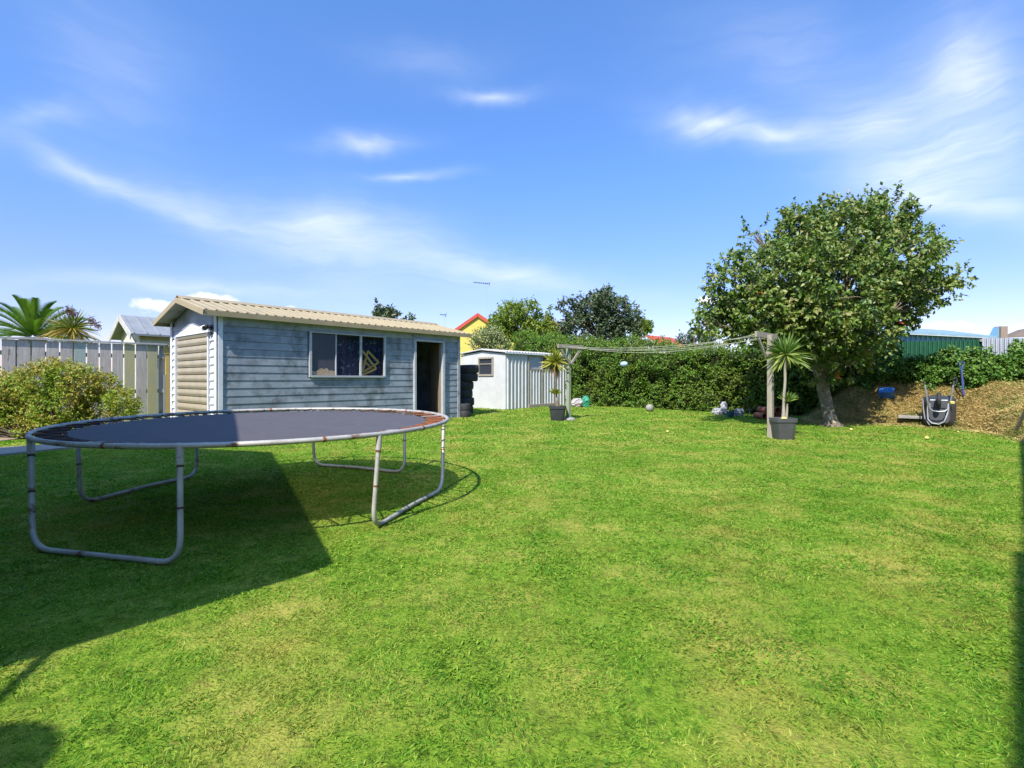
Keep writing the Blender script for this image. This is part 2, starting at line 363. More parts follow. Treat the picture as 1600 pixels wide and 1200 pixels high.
# ------------------------------------------------------------------ trampoline
TC = Vector((-2.57, 5.44, 0)); TR = 1.87; TH = .79; TC.z = gz(TC.y)
def onrim(a, r=TR, z=TH):
    x, y = TC.x+r*math.cos(a), TC.y+r*math.sin(a); return Vector((x, y, SL*y+z))
t = thing('trampoline', 'large round trampoline with grey mat, rusty springs and galvanised legs on the lawn', 'trampoline', TC)
mb = MB(); mb.tube([onrim(2*math.pi*i/96) for i in range(96)], .0205, 12, closed=True)
fr = obj('frame_ring', mb, M['galv'], t, smooth=True)
mb = MB(); r0 = TR-.235
ring = [(0,0),(r0*.3,-.006),(r0*.6,-.004),(r0*.93,0),(r0,.003)]
vs = [onrim(0,0,TH-.03)]; fs = []
for (rr_, dz) in ring[1:]:
    for i in range(72): vs.append(onrim(2*math.pi*i/72, rr_, TH-.02+dz))
for i in range(72): fs.append((0, 1+i, 1+(i+1) % 72))
for k in range(3):
    for i in range(72):
        j = (i+1) % 72; fs.append((1+k*72+i, 1+(k+1)*72+i, 1+(k+1)*72+j, 1+k*72+j))
mb.add(vs, fs); mb.cur = 1
for i in range(72):
    a = 2*math.pi*(i+.5)/72; p = onrim(a, r0+.003, TH-.014); mb.cur = 1 if 2.6 < a < 3.75 else 0; mb.box(p, (.02,.03,.012), (Vector((math.cos(a),math.sin(a),0)), Vector((-math.sin(a),math.cos(a),0)), Zv))
jm = obj('jumping_mat', mb, [M['mat'], M['strap']], t)

for i in range(76):
    a = 2*math.pi*i/76; sl = .24/76*2*math.pi*(1 if i % 2 else -1)
    p, q = onrim(a-sl, TR-.02, TH), onrim(a+sl, r0, TH-.012)
    mb = MB(); n = 40; pts = []
    ax = (q-p).normalized(); s1 = ax.cross(Zv).normalized(); s2 = s1.cross(ax)
    p1 = p+(q-p)*.12; q1 = p+(q-p)*.85
    mb.tube([p, p1, q1, q], [.004,.0085,.0085,.004], 7)
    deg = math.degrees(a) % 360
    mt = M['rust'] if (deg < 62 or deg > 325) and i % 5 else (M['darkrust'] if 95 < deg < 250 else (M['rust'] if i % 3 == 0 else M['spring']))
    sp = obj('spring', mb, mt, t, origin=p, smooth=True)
feet = [((48,704),(51,862),(282,886),(281,704)), ((121,702),(126,790),(308,745),(307,698)),
        ((487,698),(491,728),(632,741),(632,686)), ((592,688),(582,830),(691,767),(693,668))]
for k, (a, b_, c_, d_) in enumerate(feet):
    fa, fb = G(*b_), G(*c_); fa.z += .022; fb.z += .022
    def top(p):
        v = p-TC; ang = math.atan2(v.y, v.x); return ang
    # the leg tops meet the ring above the feet, a little outside the feet
    def ringat(px, f):                              # ring point standing over the bend
        c_ = [onrim(i*math.pi/360) for i in range(720)]; c_ = [q for q in c_ if abs(q.x/q.y*F+800-px) < 6 and (q-f).length < 1.1]
        return min(c_, key=lambda q: abs(q.x/q.y*F+800-px)+(q-f).length*4) if c_ else onrim(top(f))
    ta, tb = ringat(a[0], fa), ringat(d_[0], fb)
    mid = (fa+fb)/2; mb = MB(); pts = [ta, ta+(fa-ta)*.5]
    for (f, tt, o) in ((fa, ta, fb), (fb, tb, fa)):
        rad = .17; seq = []
        u1 = (tt-f).normalized(); u2 = (o-f).normalized()
        for j in range(7):
            s = j/6; p = f+u1*rad*(1-s)**2+u2*rad*s**2; seq.append(p)
        if f is fa: pts += seq
        else: pts += [mid+Zv*(.012 if k != 0 else .0)]+seq[::-1]
    pts += [tb+(fb-tb)*.5, tb]
    leg = obj('leg', (mb.tube(pts, .0195, 12), mb)[1], M['galv'], t, smooth=True)
    for (tt, f) in ((ta, fa), (tb, fb)):
        dd = (f-tt).normalized(); mb = MB(); mb.tube([tt+dd*.01, tt+dd*.13], .025, 12)
        obj('leg_socket', mb, M['galv'], leg, smooth=True)
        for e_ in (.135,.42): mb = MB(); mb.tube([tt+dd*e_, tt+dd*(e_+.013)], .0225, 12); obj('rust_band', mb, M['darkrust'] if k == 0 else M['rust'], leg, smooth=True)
for a in (.9, 3.9, 4.55, 5.35, 5.9, 2.0):
    mb = MB(); mb.tube([onrim(a+j*.004) for j in range(4)], .0225, 12); obj('ring_joint', mb, M['rust'], fr, smooth=True)

# ------------------------------------------------------------------ main shed
CLz = .15
def W(t_, o, z): return CL+U*t_+N*o+Zv*z
def GE(w, o, z): return CL-N*w-U*o+Zv*z            # gable end: w along, o outward
shed = thing('garden_shed', 'long weatherboard shed in weathered blue grey with beige roof and open doorway', 'shed', (CL.x, CL.y, CLz))
def clad(mb, Pf, a0, a1, z0, z1, step=.16, proud=.009):
    z = z0
    k = math.floor((z0-.15)/step); z = .15+k*step
    while z < z1-.005:
        lo, hi = max(z, z0), min(z+step, z1)
        o_lo = proud*(1-(lo-z)/step)+.004; o_hi = proud*(1-(hi-z)/step)*.6+.002
        mb.prism([Pf(a0,-.02,lo), Pf(a0,o_lo,lo), Pf(a0,o_hi,hi-.004), Pf(a0,-.02,hi-.004)], Pf(a1,0,0)-Pf(a0,0,0)); z += step
ZT = 2.37
mb = MB()
clad(mb, W, .1, 1.86, .15, ZT); clad(mb, W, 1.86, 3.95, .15, 1.335); clad(mb, W, 3.95, 4.83, .15, ZT)
obj('front_wall', mb, M['siding'], shed, bevel=0)
mb = MB(); clad(mb, W, 5.92, 6.45, .15, ZT); obj('front_wall', mb, M['siding'], shed)
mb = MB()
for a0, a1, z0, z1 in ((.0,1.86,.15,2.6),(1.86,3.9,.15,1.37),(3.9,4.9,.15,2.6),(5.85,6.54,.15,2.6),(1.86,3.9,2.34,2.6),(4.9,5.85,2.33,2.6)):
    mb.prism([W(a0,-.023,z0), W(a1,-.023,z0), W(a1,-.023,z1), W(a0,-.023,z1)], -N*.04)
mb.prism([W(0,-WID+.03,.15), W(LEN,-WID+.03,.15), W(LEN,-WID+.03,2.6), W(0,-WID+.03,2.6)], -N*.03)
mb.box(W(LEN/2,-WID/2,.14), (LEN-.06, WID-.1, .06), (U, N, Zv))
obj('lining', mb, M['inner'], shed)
mb = MB()
mb.prism([W(-.0,.0,ZT), W(LEN,.0,ZT), W(LEN,.0,2.6), W(0,.0,2.6)], N*.022)
obj('frieze_board', mb, M['greytrim'], shed)
gable_poly = lambda o, z0: [GE(.44,o,z0), GE(2.34,o,z0), GE(WID,o,z0), GE(WID,o,2.58), GE(WID/2,o,2.94), GE(0,o,2.58), GE(0,o,z0)]
mb = MB(); mb.prism([GE(.02,-.02,2.2), GE(WID,-.02,2.2), GE(WID,-.02,2.58), GE(WID/2,-.02,2.94), GE(.02,-.02,2.58)], U*.03)
mb.prism([GE(.0,-.02,.15), GE(.42,-.02,.15), GE(.42,-.02,2.2), GE(.0,-.02,2.2)], U*.03)
mb.prism([GE(2.36,-.02,.15), GE(WID,-.02,.15), GE(WID,-.02,2.2), GE(2.36,-.02,2.2)], U*.03)
clad(mb, GE, .05, WID-.05, 2.23, 2.5)
obj('gable_wall', mb, M['siding'], shed)
mb = MB(); mb.prism([W(LEN-.03,-.03,.15), W(LEN-.03,-WID,.15), W(LEN-.03,-WID,2.58), W(LEN-.03,-WID/2,2.94), W(LEN-.03,-.03,2.58)], U*.03)
obj('end_wall', mb, M['siding'], shed)
mb = MB(); clad(mb, GE, .13, .34, .15, 2.2, .16, .03); obj('side_siding', mb, M['siding_white'], shed)
mb = MB(); clad(mb, GE, 2.44, 2.68, .15, 2.2, .16, .03); obj('side_siding', mb, M['siding_white'], shed)
mb = MB()
for w_ in (.385, 2.39): mb.box(GE(w_, .02, 1.2), (.05, .07, 2.1), (N, U, Zv))
mb.box(GE(1.39, .018, 2.265), (2.0, .05, .04), (N, U, Zv))
mb.prism([GE(.45,.0,2.29), GE(2.33,.0,2.29), GE(1.39,.0,2.47)], -U*.035)
obj('roller_door_frame', mb, M['white'], shed, bevel=.004)
for nm, f, w in (('corner_trim', 0, 0), ('corner_trim', 1, 0)):
    mb = MB()
    if f == 0:
        mb.box(W(.045,.022,1.38), (.09,.02,2.44), (U, N, Zv)); mb.box(GE(.05,.022,1.38), (.11,.02,2.44), (N, U, Zv))
    else: mb.box(GE(WID-.05,.022,1.38), (.11,.02,2.44), (N, U, Zv))
    obj('corner_trim', mb, M['white'], shed, bevel=.003)
mb = MB(); mb.box(W(LEN-.045,.02,1.37), (.09,.03,2.44), (U, N, Zv)); obj('corner_trim', mb, M['greytrim'], shed, bevel=.003)
mb = MB(); z = .15
while z < 2.26:
    hi = min(z+.155, 2.262)
    prof = [GE(.41,-.03,z), GE(.41,.004,z+.01), GE(.41,.022,z+.055), GE(.41,.022,z+.085), GE(.41,.004,hi-.012), GE(.41,-.03,hi)]
    mb.prism(prof, -N*1.96); z += .155
rd = obj('roller_door', mb, M['roller'], shed)
mb = MB(); mb.tube([GE(1.35,.01,.62), GE(1.35,.05,.62), GE(1.29,.05,.58)], .009, 8); obj('handle', mb, M['metal'], rd)
# roof
EO, GO = .16, .30
mb = MB(); rz, ez = 3.0, 2.62
def roofpt(t_, q, dz): # q 0 ridge .. 1 front eave, negative for rear
    o = -WID/2+(WID/2+EO)*q; return W(t_, o, rz-(rz-ez)*abs(q)+dz)
for sgn in (1, -1):
    mb.prism([roofpt(-GO,0,0), roofpt(-GO,sgn,0), roofpt(-GO,sgn,.012), roofpt(-GO,0,.012)], U*(LEN+2*GO))
    x_ = -GO+.04
    while x_ < LEN+GO-.05:
        a_, b_ = roofpt(x_,.04*sgn,.012), roofpt(x_,sgn*1.005,.012); w_ = .02
        mb.prism([a_-U*w_*1.6, a_+U*w_*1.6, a_+U*w_*.8+Zv*.022, a_-U*w_*.8+Zv*.022], b_-a_); x_ += .19
obj('roof', mb, M['beige'], shed)
mb = MB(); mb.prism([roofpt(-GO,-.1,.03), roofpt(-GO,0,.065), roofpt(-GO,.1,.03), roofpt(-GO,.1,.036), roofpt(-GO,0,.072), roofpt(-GO,-.1,.036)], U*(LEN+2*GO))
obj('ridge_cap', mb, M['beige'], shed)
for q in (1, -1):
    mb = MB(); mb.bar(roofpt(-GO-.004,q*1.01,-.048), roofpt(LEN+GO+.004,q*1.01,-.048), .02, .095); obj('fascia', mb, M['beige'], shed, bevel=.003)
for t_ in (-GO-.012, LEN+GO+.012):
    mb = MB()
    for sgn in (1, -1): mb.bar(roofpt(t_,0,-.04), roofpt(t_,sgn*1.02,-.04), .022, .11)
    obj('bargeboard', mb, M['beige'], shed, bevel=.003)
mb = MB()
for sgn in (1, -1): mb.prism([roofpt(-GO,0,-.03), roofpt(-GO,sgn,-.03), roofpt(-GO,sgn,-.02), roofpt(-GO,0,-.02)], U*(LEN+2*GO))
obj('soffit', mb, M['greytrim'], shed)
# window
wn = obj('window', (lambda mb: (mb.box(W(1.915,.02,1.86),(.06,.06,1.04),(U,N,Zv)), mb.box(W(3.91,.02,1.86),(.045,.06,1.04),(U,N,Zv)),
     mb.box(W(2.91,.02,1.355),(1.95,.08,.045),(U,N,Zv)), mb.box(W(2.91,.02,2.365),(1.95,.06,.03),(U,N,Zv)),
     mb.box(W(2.55,.01,1.865),(.028,.05,.97),(U,N,Zv)), mb.box(W(3.22,.01,1.865),(.05,.05,.97),(U,N,Zv)), mb)[-1])(MB()), M['offwhite'], shed, bevel=.004)
tag(obj('pane', MB().prism([W(1.95,.005,1.38), W(2.53,.005,1.38), W(2.53,.005,2.35), W(1.95,.005,2.35)], N*-.006), M['film'], wn), 'leftmost pane covered with dark film, torn paper along its bottom')
mb = MB(); rp = [(1.95,1.385),(2.53,1.385)]+[(2.53-.58*i/12, 1.47+.05*random.random()+(.05 if 3 < i < 9 else 0)) for i in range(13)]
mb.prism([W(a_, .008, z_) for a_, z_ in rp], N*.004); obj('torn_paper', mb, M['paper'], wn)
for a0, a1 in ((2.575,3.18),(3.26,3.885)):
    obj('pane', MB().prism([W(a0,.0,1.38), W(a1,.0,1.38), W(a1,.0,2.35), W(a0,.0,2.35)], N*-.005), M['glass'], wn)
# door
mb = MB()
mb.box(W(4.865,.02,1.26),(.07,.1,2.24),(U,N,Zv)); mb.box(W(5.885,.02,1.26),(.08,.1,2.24),(U,N,Zv)); mb.box(W(5.37,.02,2.345),(1.1,.1,.05),(U,N,Zv)); 
obj('door_frame', mb, M['offwhite'], shed, bevel=.004)
hinge = W(5.84,-.05,0); ang = R(112); dd = (-U*math.cos(ang)-N*math.sin(ang)); dn = dd.cross(Zv)
mb = MB(); mb.box(hinge+dd*.42+Zv*1.24, (.84,.04,2.14), (dd, dn, Zv)); dr = obj('door', mb, M['door'], shed, bevel=.003)
mb = MB(); k_ = hinge+dd*.78+Zv*1.15; 
for s_ in (-1, 1): mb.tube([k_, k_+dn*s_*.06, k_+dn*s_*.06-dd*.08], .009, 8)
obj('handle', mb, M['metal'], dr, smooth=True)
mb = MB(); mb.box(W(5.37,-.0,.17),(1.0,.12,.05),(U,N,Zv)); obj('threshold', mb, M['concrete'], shed)
# light fitting by the roller door
tl = GE(.27,.0,2.33); lf = thing('security_light', 'black security lamp fixed high beside the beige roller door', 'lamp', tl)
mb = MB(); mb.lathe(tl-U*.02, [(.05,0),(.05,.03)], 14, (N, Zv, -U)); mb.tube([tl-U*.05, tl-U*.12-Zv*.02], .015, 8); obj('bracket', mb, M['plastic'], lf, smooth=True)
for s_ in (-1, 1):
    c_ = tl-U*.14+N*s_*.06; dn_ = (-U-Zv*.9+N*s_*.5).normalized(); a_ = dn_.cross(Zv).normalized(); b2 = dn_.cross(a_)
    mb = MB(); mb.lathe(c_, [(.02,-.06),(.035,-.03),(.05,.05),(.045,.045)], 14, (a_, b2, dn_)); obj('lamp_head', mb, M['plastic'] if s_ > 0 else M['white'], lf, smooth=True)
mb = MB(); mb.tube([tl-U*.04, tl-U*.03-Zv*.15+N*.03, tl-U*.03-Zv*.32], .006, 6); obj('cable', mb, M['plastic'], lf)
# triangle frames leaning inside the window and a patterned cloth
tr = thing('triangle_frames', 'yellow timber frames of nested triangles leaning inside the shed window', 'wooden frame', W(3.55,-.2,1.1))
def tri(o, pts, nm='frame'):
    mb = MB(); P = [W(a_, o, z_) for a_, z_ in pts]
    for i in range(3): mb.bar(P[i], P[(i+1) % 3], .045, .03, N)
    obj('triangle', mb, M['timber_new'], tr)
tri(-.10, [(3.28,1.38),(3.31,2.02),(3.74,1.56)]); tri(-.14, [(3.36,1.46),(3.52,2.00),(3.84,1.72)]); tri(-.18, [(3.30,1.36),(3.42,1.76),(3.72,1.52)])
mb = MB(); nn = 40
vs = []; 
for i in range(nn+1):
    for z_ in (1.2, 2.33): vs.append(W(2.5+1.5*i/nn, -.28+.03*math.sin(i*1.3), z_))
mb.add(vs, [(2*i, 2*i+2, 2*i+3, 2*i+1) for i in range(nn)])
cu = tag(obj('curtain', mb, M['curtain'], None, W(3.2,-.4,1.2)), 'blue patterned cloth hanging behind the shed window panes', 'curtain')
sm = cu.modifiers.new('s', 'SOLIDIFY'); sm.thickness = .004

# ------------------------------------------------------------------ small tin shed
def V2(t_, o, z): return S2+U*t_+N*o+Zv*z
def G2(w, o, z): return S2-N*w-U*o+Zv*z
zb = .2; sh2 = thing('tin_shed', 'small pale tin shed with ribbed sides and a square window, beside the hedge', 'shed', (S2.x, S2.y, zb))
def ribs(mb, Pf, a0, a1, z0, z1, pitch, dep, wr=.045):
    mb.prism([Pf(a0,-.02,z0), Pf(a1,-.02,z0), Pf(a1,-.02,z1), Pf(a0,-.02,z1)], Pf(a0,.0,0)-Pf(a0,-.02,0))
    a = a0+pitch*.5
    while a < a1-.02:
        mb.prism([Pf(a-wr,0,z0), Pf(a-wr*.5,dep,z0), Pf(a+wr*.5,dep,z0), Pf(a+wr,0,z0)], Zv*(z1-z0)); a += pitch
H2 = 2.2
mb = MB(); ribs(mb, V2, 0.02, 1.25, zb, H2, .2, .045); obj('long_wall', mb, M['tin'], sh2)
mb = MB(); ribs(mb, V2, 3.05, L2, zb, H2, .2, .045); obj('long_wall', mb, M['tin'], sh2)
mb = MB(); ribs(mb, V2, 1.32, 2.05, zb+.1, 1.62, .18, .04); obj('lower_panel', mb, M['tin'], sh2)
mb = MB(); ribs(mb, V2, 2.22, 2.98, zb+.1, 1.62, .18, .04); obj('lower_panel', mb, M['tin'], sh2)
mb = MB(); mb.prism([V2(1.3,-.01,1.68), V2(2.1,-.01,1.68), V2(2.1,-.01,2.15), V2(1.3,-.01,2.15)], N*-.01); obj('pane', mb, M['zinc'], sh2)
mb = MB(); mb.prism([V2(2.2,-.01,1.68), V2(3.02,-.01,1.68), V2(3.02,-.01,2.15), V2(2.2,-.01,2.15)], N*-.01); obj('pane', mb, M['darkglass'], sh2)
mb = MB()
for a in (1.29, 2.12, 3.01): mb.box(V2(a,.01,1.2), (.07,.07,2.0), (U, N, Zv))
for z_ in (1.65, 2.18): mb.box(V2(2.15,.008,z_), (1.8,.06,.06), (U, N, Zv))
mb.box(V2(2.15,.03,.28), (1.8,.1,.12), (U, N, Zv)); obj('door_framing', mb, M['post'], sh2, bevel=.003)
mb = MB()
for w0, w1, z0, z1 in ((0,.62,zb,H2),(1.3,W2,zb,H2),(.62,1.3,zb,1.45),(.62,1.3,2.06,H2)): ribs(mb, G2, w0, w1, z0, z1, .1, .008, .02)
mb.prism([G2(0,0,H2), G2(W2,0,H2), G2(W2/2,0,H2+.12)], U*.02)
obj('gable_wall', mb, M['tin'], sh2)
mb = MB(); w2n = mb
mb.box(G2(.96,.02,2.07), (.76,.05,.06), (N, U, Zv)); mb.box(G2(.96,.02,1.44), (.76,.05,.06), (N, U, Zv)); mb.box(G2(.61,.02,1.75), (.06,.05,.56), (N, U, Zv)); mb.box(G2(1.31,.02,1.75), (.06,.05,.56), (N, U, Zv))
mb.box(G2(.96,.01,1.85), (.64,.03,.03), (N, U, Zv))
w2 = obj('window', mb, M['post'], sh2); mb = MB(); mb.box(G2(.96,-.01,1.75), (.66,.01,.58), (N, U, Zv)); obj('pane', mb, M['darkglass'], w2)
mb = MB()
for w0, w1 in ((0,.0),):
    mb.prism([V2(0.02,-W2,zb), V2(L2,-W2,zb), V2(L2,-W2,H2), V2(.02,-W2,H2)], -N*.02); mb.prism([V2(L2,0,zb), V2(L2,-W2,zb), V2(L2,-W2,H2), V2(L2,-W2/2,H2+.12), V2(L2,0,H2)], U*.02)
obj('rear_wall', mb, M['tin'], sh2)
mb = MB()
for sgn in (1, -1):
    def rp2(t_, q, dz): return V2(t_, -W2/2+(W2/2+.08)*q*sgn, H2+.17-.13*q+dz)
    mb.prism([rp2(-.1,0,0), rp2(-.1,1,0), rp2(-.1,1,.03), rp2(-.1,0,.03)], U*(L2+.2))
    x_ = 0
    while x_ < L2+.08:
        a_, b_ = rp2(x_,0,.03), rp2(x_,1.01,.03); mb.prism([a_-U*.04, a_+U*.04, a_+U*.02+Zv*.025, a_-U*.02+Zv*.025], b_-a_); x_ += .17
obj('roof', mb, M['tin_roof'], sh2)
mb = MB(); mb.bar(V2(-.1,.09,H2+.03), V2(L2+.1,.09,H2+.03), .015, .05); obj('roof_edge', mb, M['white'], sh2)

# ------------------------------------------------------------------ tyres between the sheds
def tyre(name, c, rr, wd, ax, label, group='tyres stacked between the two sheds'):
    a, b2, d = ax
    mb = MB(); n, k = 28, 12; vs = []; fs = []
    for i in range(n):
        th = 2*math.pi*i/n; rad = a*math.cos(th)+b2*math.sin(th)
        for j in range(k):
            ph = 2*math.pi*j/k; cx, cz = math.cos(ph), math.sin(ph)
            cx = math.copysign(abs(cx)**.6, cx); cz = math.copysign(abs(cz)**.6, cz)
            vs.append(c+rad*(rr*.8+cx*rr*.2)+d*(cz*wd/2))
    for i in range(n):
        for j in range(k): fs.append((i*k+j, ((i+1) % n)*k+j, ((i+1) % n)*k+(j+1) % k, i*k+(j+1) % k))
    mb.add(vs, fs); o = obj(name, mb, M['rubber'], None, c, smooth=True); return tag(o, label, 'tyre', group)
flat = (U, N, Zv)
bx_ = At(731, 640, 16.6); bx_.z = 0; gbx = gz(16.6)
for i, (dx, w_, rr_) in enumerate(((0,.27,.30),(.02,.27,.31),(-.02,.27,.30),(.0,.27,.31),(.0,.27,.33),(.02,.27,.34))):
    z_ = gbx+.12+.262*i
    tyre('tyre', Vector((bx_.x+dx-.12*(i < 4), bx_.y, z_)), rr_, w_, (Vector((1,0,.03*(i % 3-1))).normalized(), Vector((0,1,0)), Vector((-.03*(i % 3-1),0,1)).normalized()),
         ['bottom tyre of the tall stack between the two sheds', 'second tyre up in the tall stack between the sheds', 'third tyre up in the tall stack between the sheds', 'fourth tyre up in the tall stack, just under the two widest', 'lower of the two wide tyres at the top of the tall stack', 'topmost wide tyre of the tall stack between the sheds'][i])
p = G(726, 652)
for i in range(2):
    tyre('tyre', Vector((p.x, p.y+.1, p.z+.1+.2*i)), .17, .2, flat, ['small tyre on the grass at the corner of the long shed, under another', 'small tyre lying on top of another at the corner of the long shed'][i], 'small tyres by the shed corner')

# ------------------------------------------------------------------ clothesline
posts = [(Vector((1.57,14.2,0)), .5, .5), (Vector((5.2,10.3,0)), .5, .5)]
LD = (posts[1][0]-posts[0][0]).normalized(); AD = Vector((-LD.y, LD.x, 0))
HT = 2.08
cl = []
for k, (p, la, lb) in enumerate(posts):
    p = Vector((p.x, p.y, gz(p.y))); 
    o = thing('clothesline_post', ['timber T shaped clothesline post with V braces beside the yellow yucca, far end', 'tall grey timber clothesline post with crossarm beside the planter, near end'][k], 'clothesline post', p, 'clothesline posts')
    ht = HT-(.03 if k == 0 else 0)
    mb = MB(); mb.box(p+Zv*(ht/2-.06), (.1,.1,ht+.1), (LD, AD, Zv)); obj('post', mb, M['post'] if k else M['postg'], o, bevel=.005)
    sg = 1 if k else -1
    mb = MB(); c_ = p+Zv*(ht-.02)-LD*.078*sg
    mb.bar(c_-AD*(la+.03), c_+AD*(lb+.03), .045, .11); obj('crossarm', mb, M['post'], o, bevel=.004)
    for s_ in (-1, 1):
        mb = MB(); mb.bar(p+Zv*(ht-.5)-LD*.072*sg+AD*s_*.02, p+Zv*(ht-.09)-LD*.072*sg+AD*s_*(.42), .035, .07)
        if k and s_ > 0: mb = MB(); mb.bar(p+Zv*(ht-.42)-LD*.072*sg, p+Zv*(ht-.09)-LD*.072*sg+AD*s_*.28, .035, .07)
        obj('brace', mb, M['post'], o, bevel=.003)
    for s_ in (-.42,-.15,.15,.42):
        mb = MB(); q = c_+AD*s_-LD*(.03*sg); mb.tube([q, q-LD*.03*sg], .008, 6); obj('hook', mb, M['metal'], o)
    if k == 0:
        mb = MB(); mb.lathe(p, [(.2,-.05),(.19,.03),(.13,.07),(.08,.08)], 16); obj('footing', mb, M['concrete'], o, smooth=True)
    cl.append((p, ht))
for i, s_ in enumerate((-.42,-.15,.15,.42)):
    a = cl[0][0]+Zv*(cl[0][1]-.02)+LD*.12+AD*s_; b_ = cl[1][0]+Zv*(cl[1][1]-.02)-LD*.12+AD*s_
    sag = (.20,.13,.24,.17)[i]; pts = []
    for j in range(41):
        x = j/40; pts.append(a+(b_-a)*x-Zv*(sag*4*x*(1-x)))
    mb = MB(); mb.tube(pts, .0048, 6)
    tag(obj('clothes_wire', mb, M['rope'], None, a, smooth=True), ['slack pale clothesline wire strung on the outer left hooks of the posts', 'second clothesline wire from the left, tightest of the four', 'third clothesline wire from the left, sagging lowest', 'clothesline wire on the outer right hooks, nearest the yuccas'][i], 'wire', 'wires of the clothesline')

# ------------------------------------------------------------------ yuccas in pots
def sword(c, n, L, W_, spread, mat, parent, name, up=.2, zmin=-.7, droop=.25, seg=4):
    V = []; Fc = []; rr_ = []
    for i in range(n):
        z_ = random.uniform(zmin, 1); th = random.uniform(0, 6.283); h = math.sqrt(max(0, 1-z_*z_)); d = Vector((h*math.cos(th), h*math.sin(th), z_+up)).normalized()
        s_ = d.cross(Zv); s_ = s_.normalized() if s_.length > .05 else Vector((1,0,0)); nn_ = s_.cross(d); tw = random.uniform(-1.2,1.2); s_, nn_ = s_*math.cos(tw)+nn_*math.sin(tw), nn_*math.cos(tw)-s_*math.sin(tw); l = L*random.uniform(.7,1.1); o = len(V); rv = random.random()*.6+(.4 if z_ < 0 else 0)
        for j in range(seg+1):
            x = j/seg; w_ = W_*(.6+.9*x)*(1-x**2.2)+.0008; pp = c+d*(.03+l*x)-Zv*(droop*l*x*x*(1.2-max(z_,0)))
            V += [pp-s_*w_*.5+nn_*w_*.15, pp+s_*w_*.5+nn_*w_*.15]; rr_ += [rv, rv]
        for j in range(seg): Fc.append((o+2*j, o+2*j+1, o+2*j+3, o+2*j+2))
    return npobj(name, np.array([tuple(v) for v in V]), Fc, mat, parent, ORG[parent.name], rnd=rr_)
def yucca_pot(label1, label2, base, pw, ph, cz, cr, stemlean, small, dead, boxy, pmat, clen):
    pot = thing('planter_pot', label1, 'plant pot', base, 'black plant pots by the clothesline posts')
    sq = 6 if boxy else 5
    mb = MB(); r_ = pw/2
    mb.lathe(base, [(r_*.74,.0),(r_*.78,.02),(r_*.92,ph*.78),(r_*.93,ph*.8),(r_*1.0,ph*.82),(r_*1.02,ph),(r_*.92,ph),(r_*.9,ph*.86)], 32, sq=sq)
    obj('pot_body', mb, pmat, pot, smooth=True)
    mb = MB(); mb.lathe(base+Zv*(ph*.8), [(r_*.9,0),(r_*.9,.03),(r_*.4,.05),(r_*.01,.055)], 24, sq=sq); obj('potting_soil', mb, M['soil'], pot, smooth=True)
    sb = base+Zv*(ph*.85); y = thing('yucca', label2, 'yucca plant', sb, 'potted yuccas')
    head = base+Zv*cz+stemlean
    mb = MB(); mb.tube([sb+(head-sb)*(j/8)+Vector((math.sin(j*1.7)*.006, 0, 0)) for j in range(9)], [.045,.034]+[.026]*5+[.03,.035], 10)
    mb.tube([sb+Vector((.05,0,0)), sb+Vector((.06,-.02,.08)), base+small[0]-Zv*.02], [.03,.022,.018], 8)
    obj('trunk', mb, M['bark'] if dead else M['post'], y, smooth=True)
    sword(head, 230, cr, clen*1.2, 1, M['yucca_yellow'] if dead else M['yucca'], y, 'leaf_crown', .2, -.8, .12)
    sword(base+small[0], 75, small[1], clen*.75, 1, M['yucca_yellow'] if dead else M['yucca'], y, 'small_leaf_crown', .6, -.1, .15)
    if dead: sword(head-Zv*.05, 40, cr*.75, clen, 1, M['deadleaf'], y, 'dead_leaves', -1.6, -1, .4)
p = G(871, 657); yucca_pot('black plastic plant pot with pale dry soil beside the far clothesline post', 'tall yucca with yellow leaf head and hanging dead leaves beside the far clothesline post', p, .46, .40, 1.60, .39, Vector((-.08,0,0)), (Vector((-.05,0,.70)), .24), True, False, M['plastic'], .032)
p = G(1232, 688); p.y += .2; yucca_pot('large boxy dark grey planter at the foot of the near clothesline post', 'tall green yucca with spiky round head beside the near clothesline post', p, .41, .42, 1.66, .45, Vector((.06,0,0)), (Vector((.09,0,.72)), .26), False, True, M['greyplastic'], .028)
mb = MB(); mb.lathe(p+Vector((-.02,-.08,.36)), [(.01,0),(.06,.02),(.065,.05),(.03,.08),(.01,.085)], 10); tag(obj('stone', mb, M['fruit'], None, p+Zv*.36, smooth=True), 'pale round stone on the soil of the dark grey planter', 'stone')

# ------------------------------------------------------------------ left fence
FE = Vector((-8.75, 12.8, 0)); 
fence = thing('board_fence', 'weathered grey fence of wide upright boards with a pale cap rail', 'fence', (FE.x, FE.y, gz(12)))
def FP(t_, o, z): q = FE-U*t_+N*o; return Vector((q.x, q.y, z+.0))
t_ = .1; i = 0
while t_ < 5.2:
    w_ = .205; z0, z1 = .1, 2.13
    mt = M['wood_green'] if i == 6 else (M['wood_yellow'] if i in (0, 2) else M['wood'])
    mb = MB(); mb.box(FP(t_+w_/2, .0, (z0+z1)/2), (w_, .022, z1-z0), (U, N, Zv)); b_ = obj('board', mb, mt, fence, origin=FP(t_+w_/2,0,z0), bevel=.003)
    if i == 6: b_['label'] = 'board with a greenish tint'
    if i in (0, 2): b_['label'] = 'board yellowed with lichen'
    t_ += w_+.026; i += 1
mb = MB(); mb.box(FP(2.6, .0, 2.16), (5.4, .1, .035), (U, N, Zv)); obj('cap_rail', mb, M['fence_cap'], fence, bevel=.003)
for z_ in (1.85, 1.0, .35):
    mb = MB(); mb.box(FP(2.6, -.04, z_), (5.3, .045, .09), (U, N, Zv)); obj('rail', mb, M['wood'], fence)
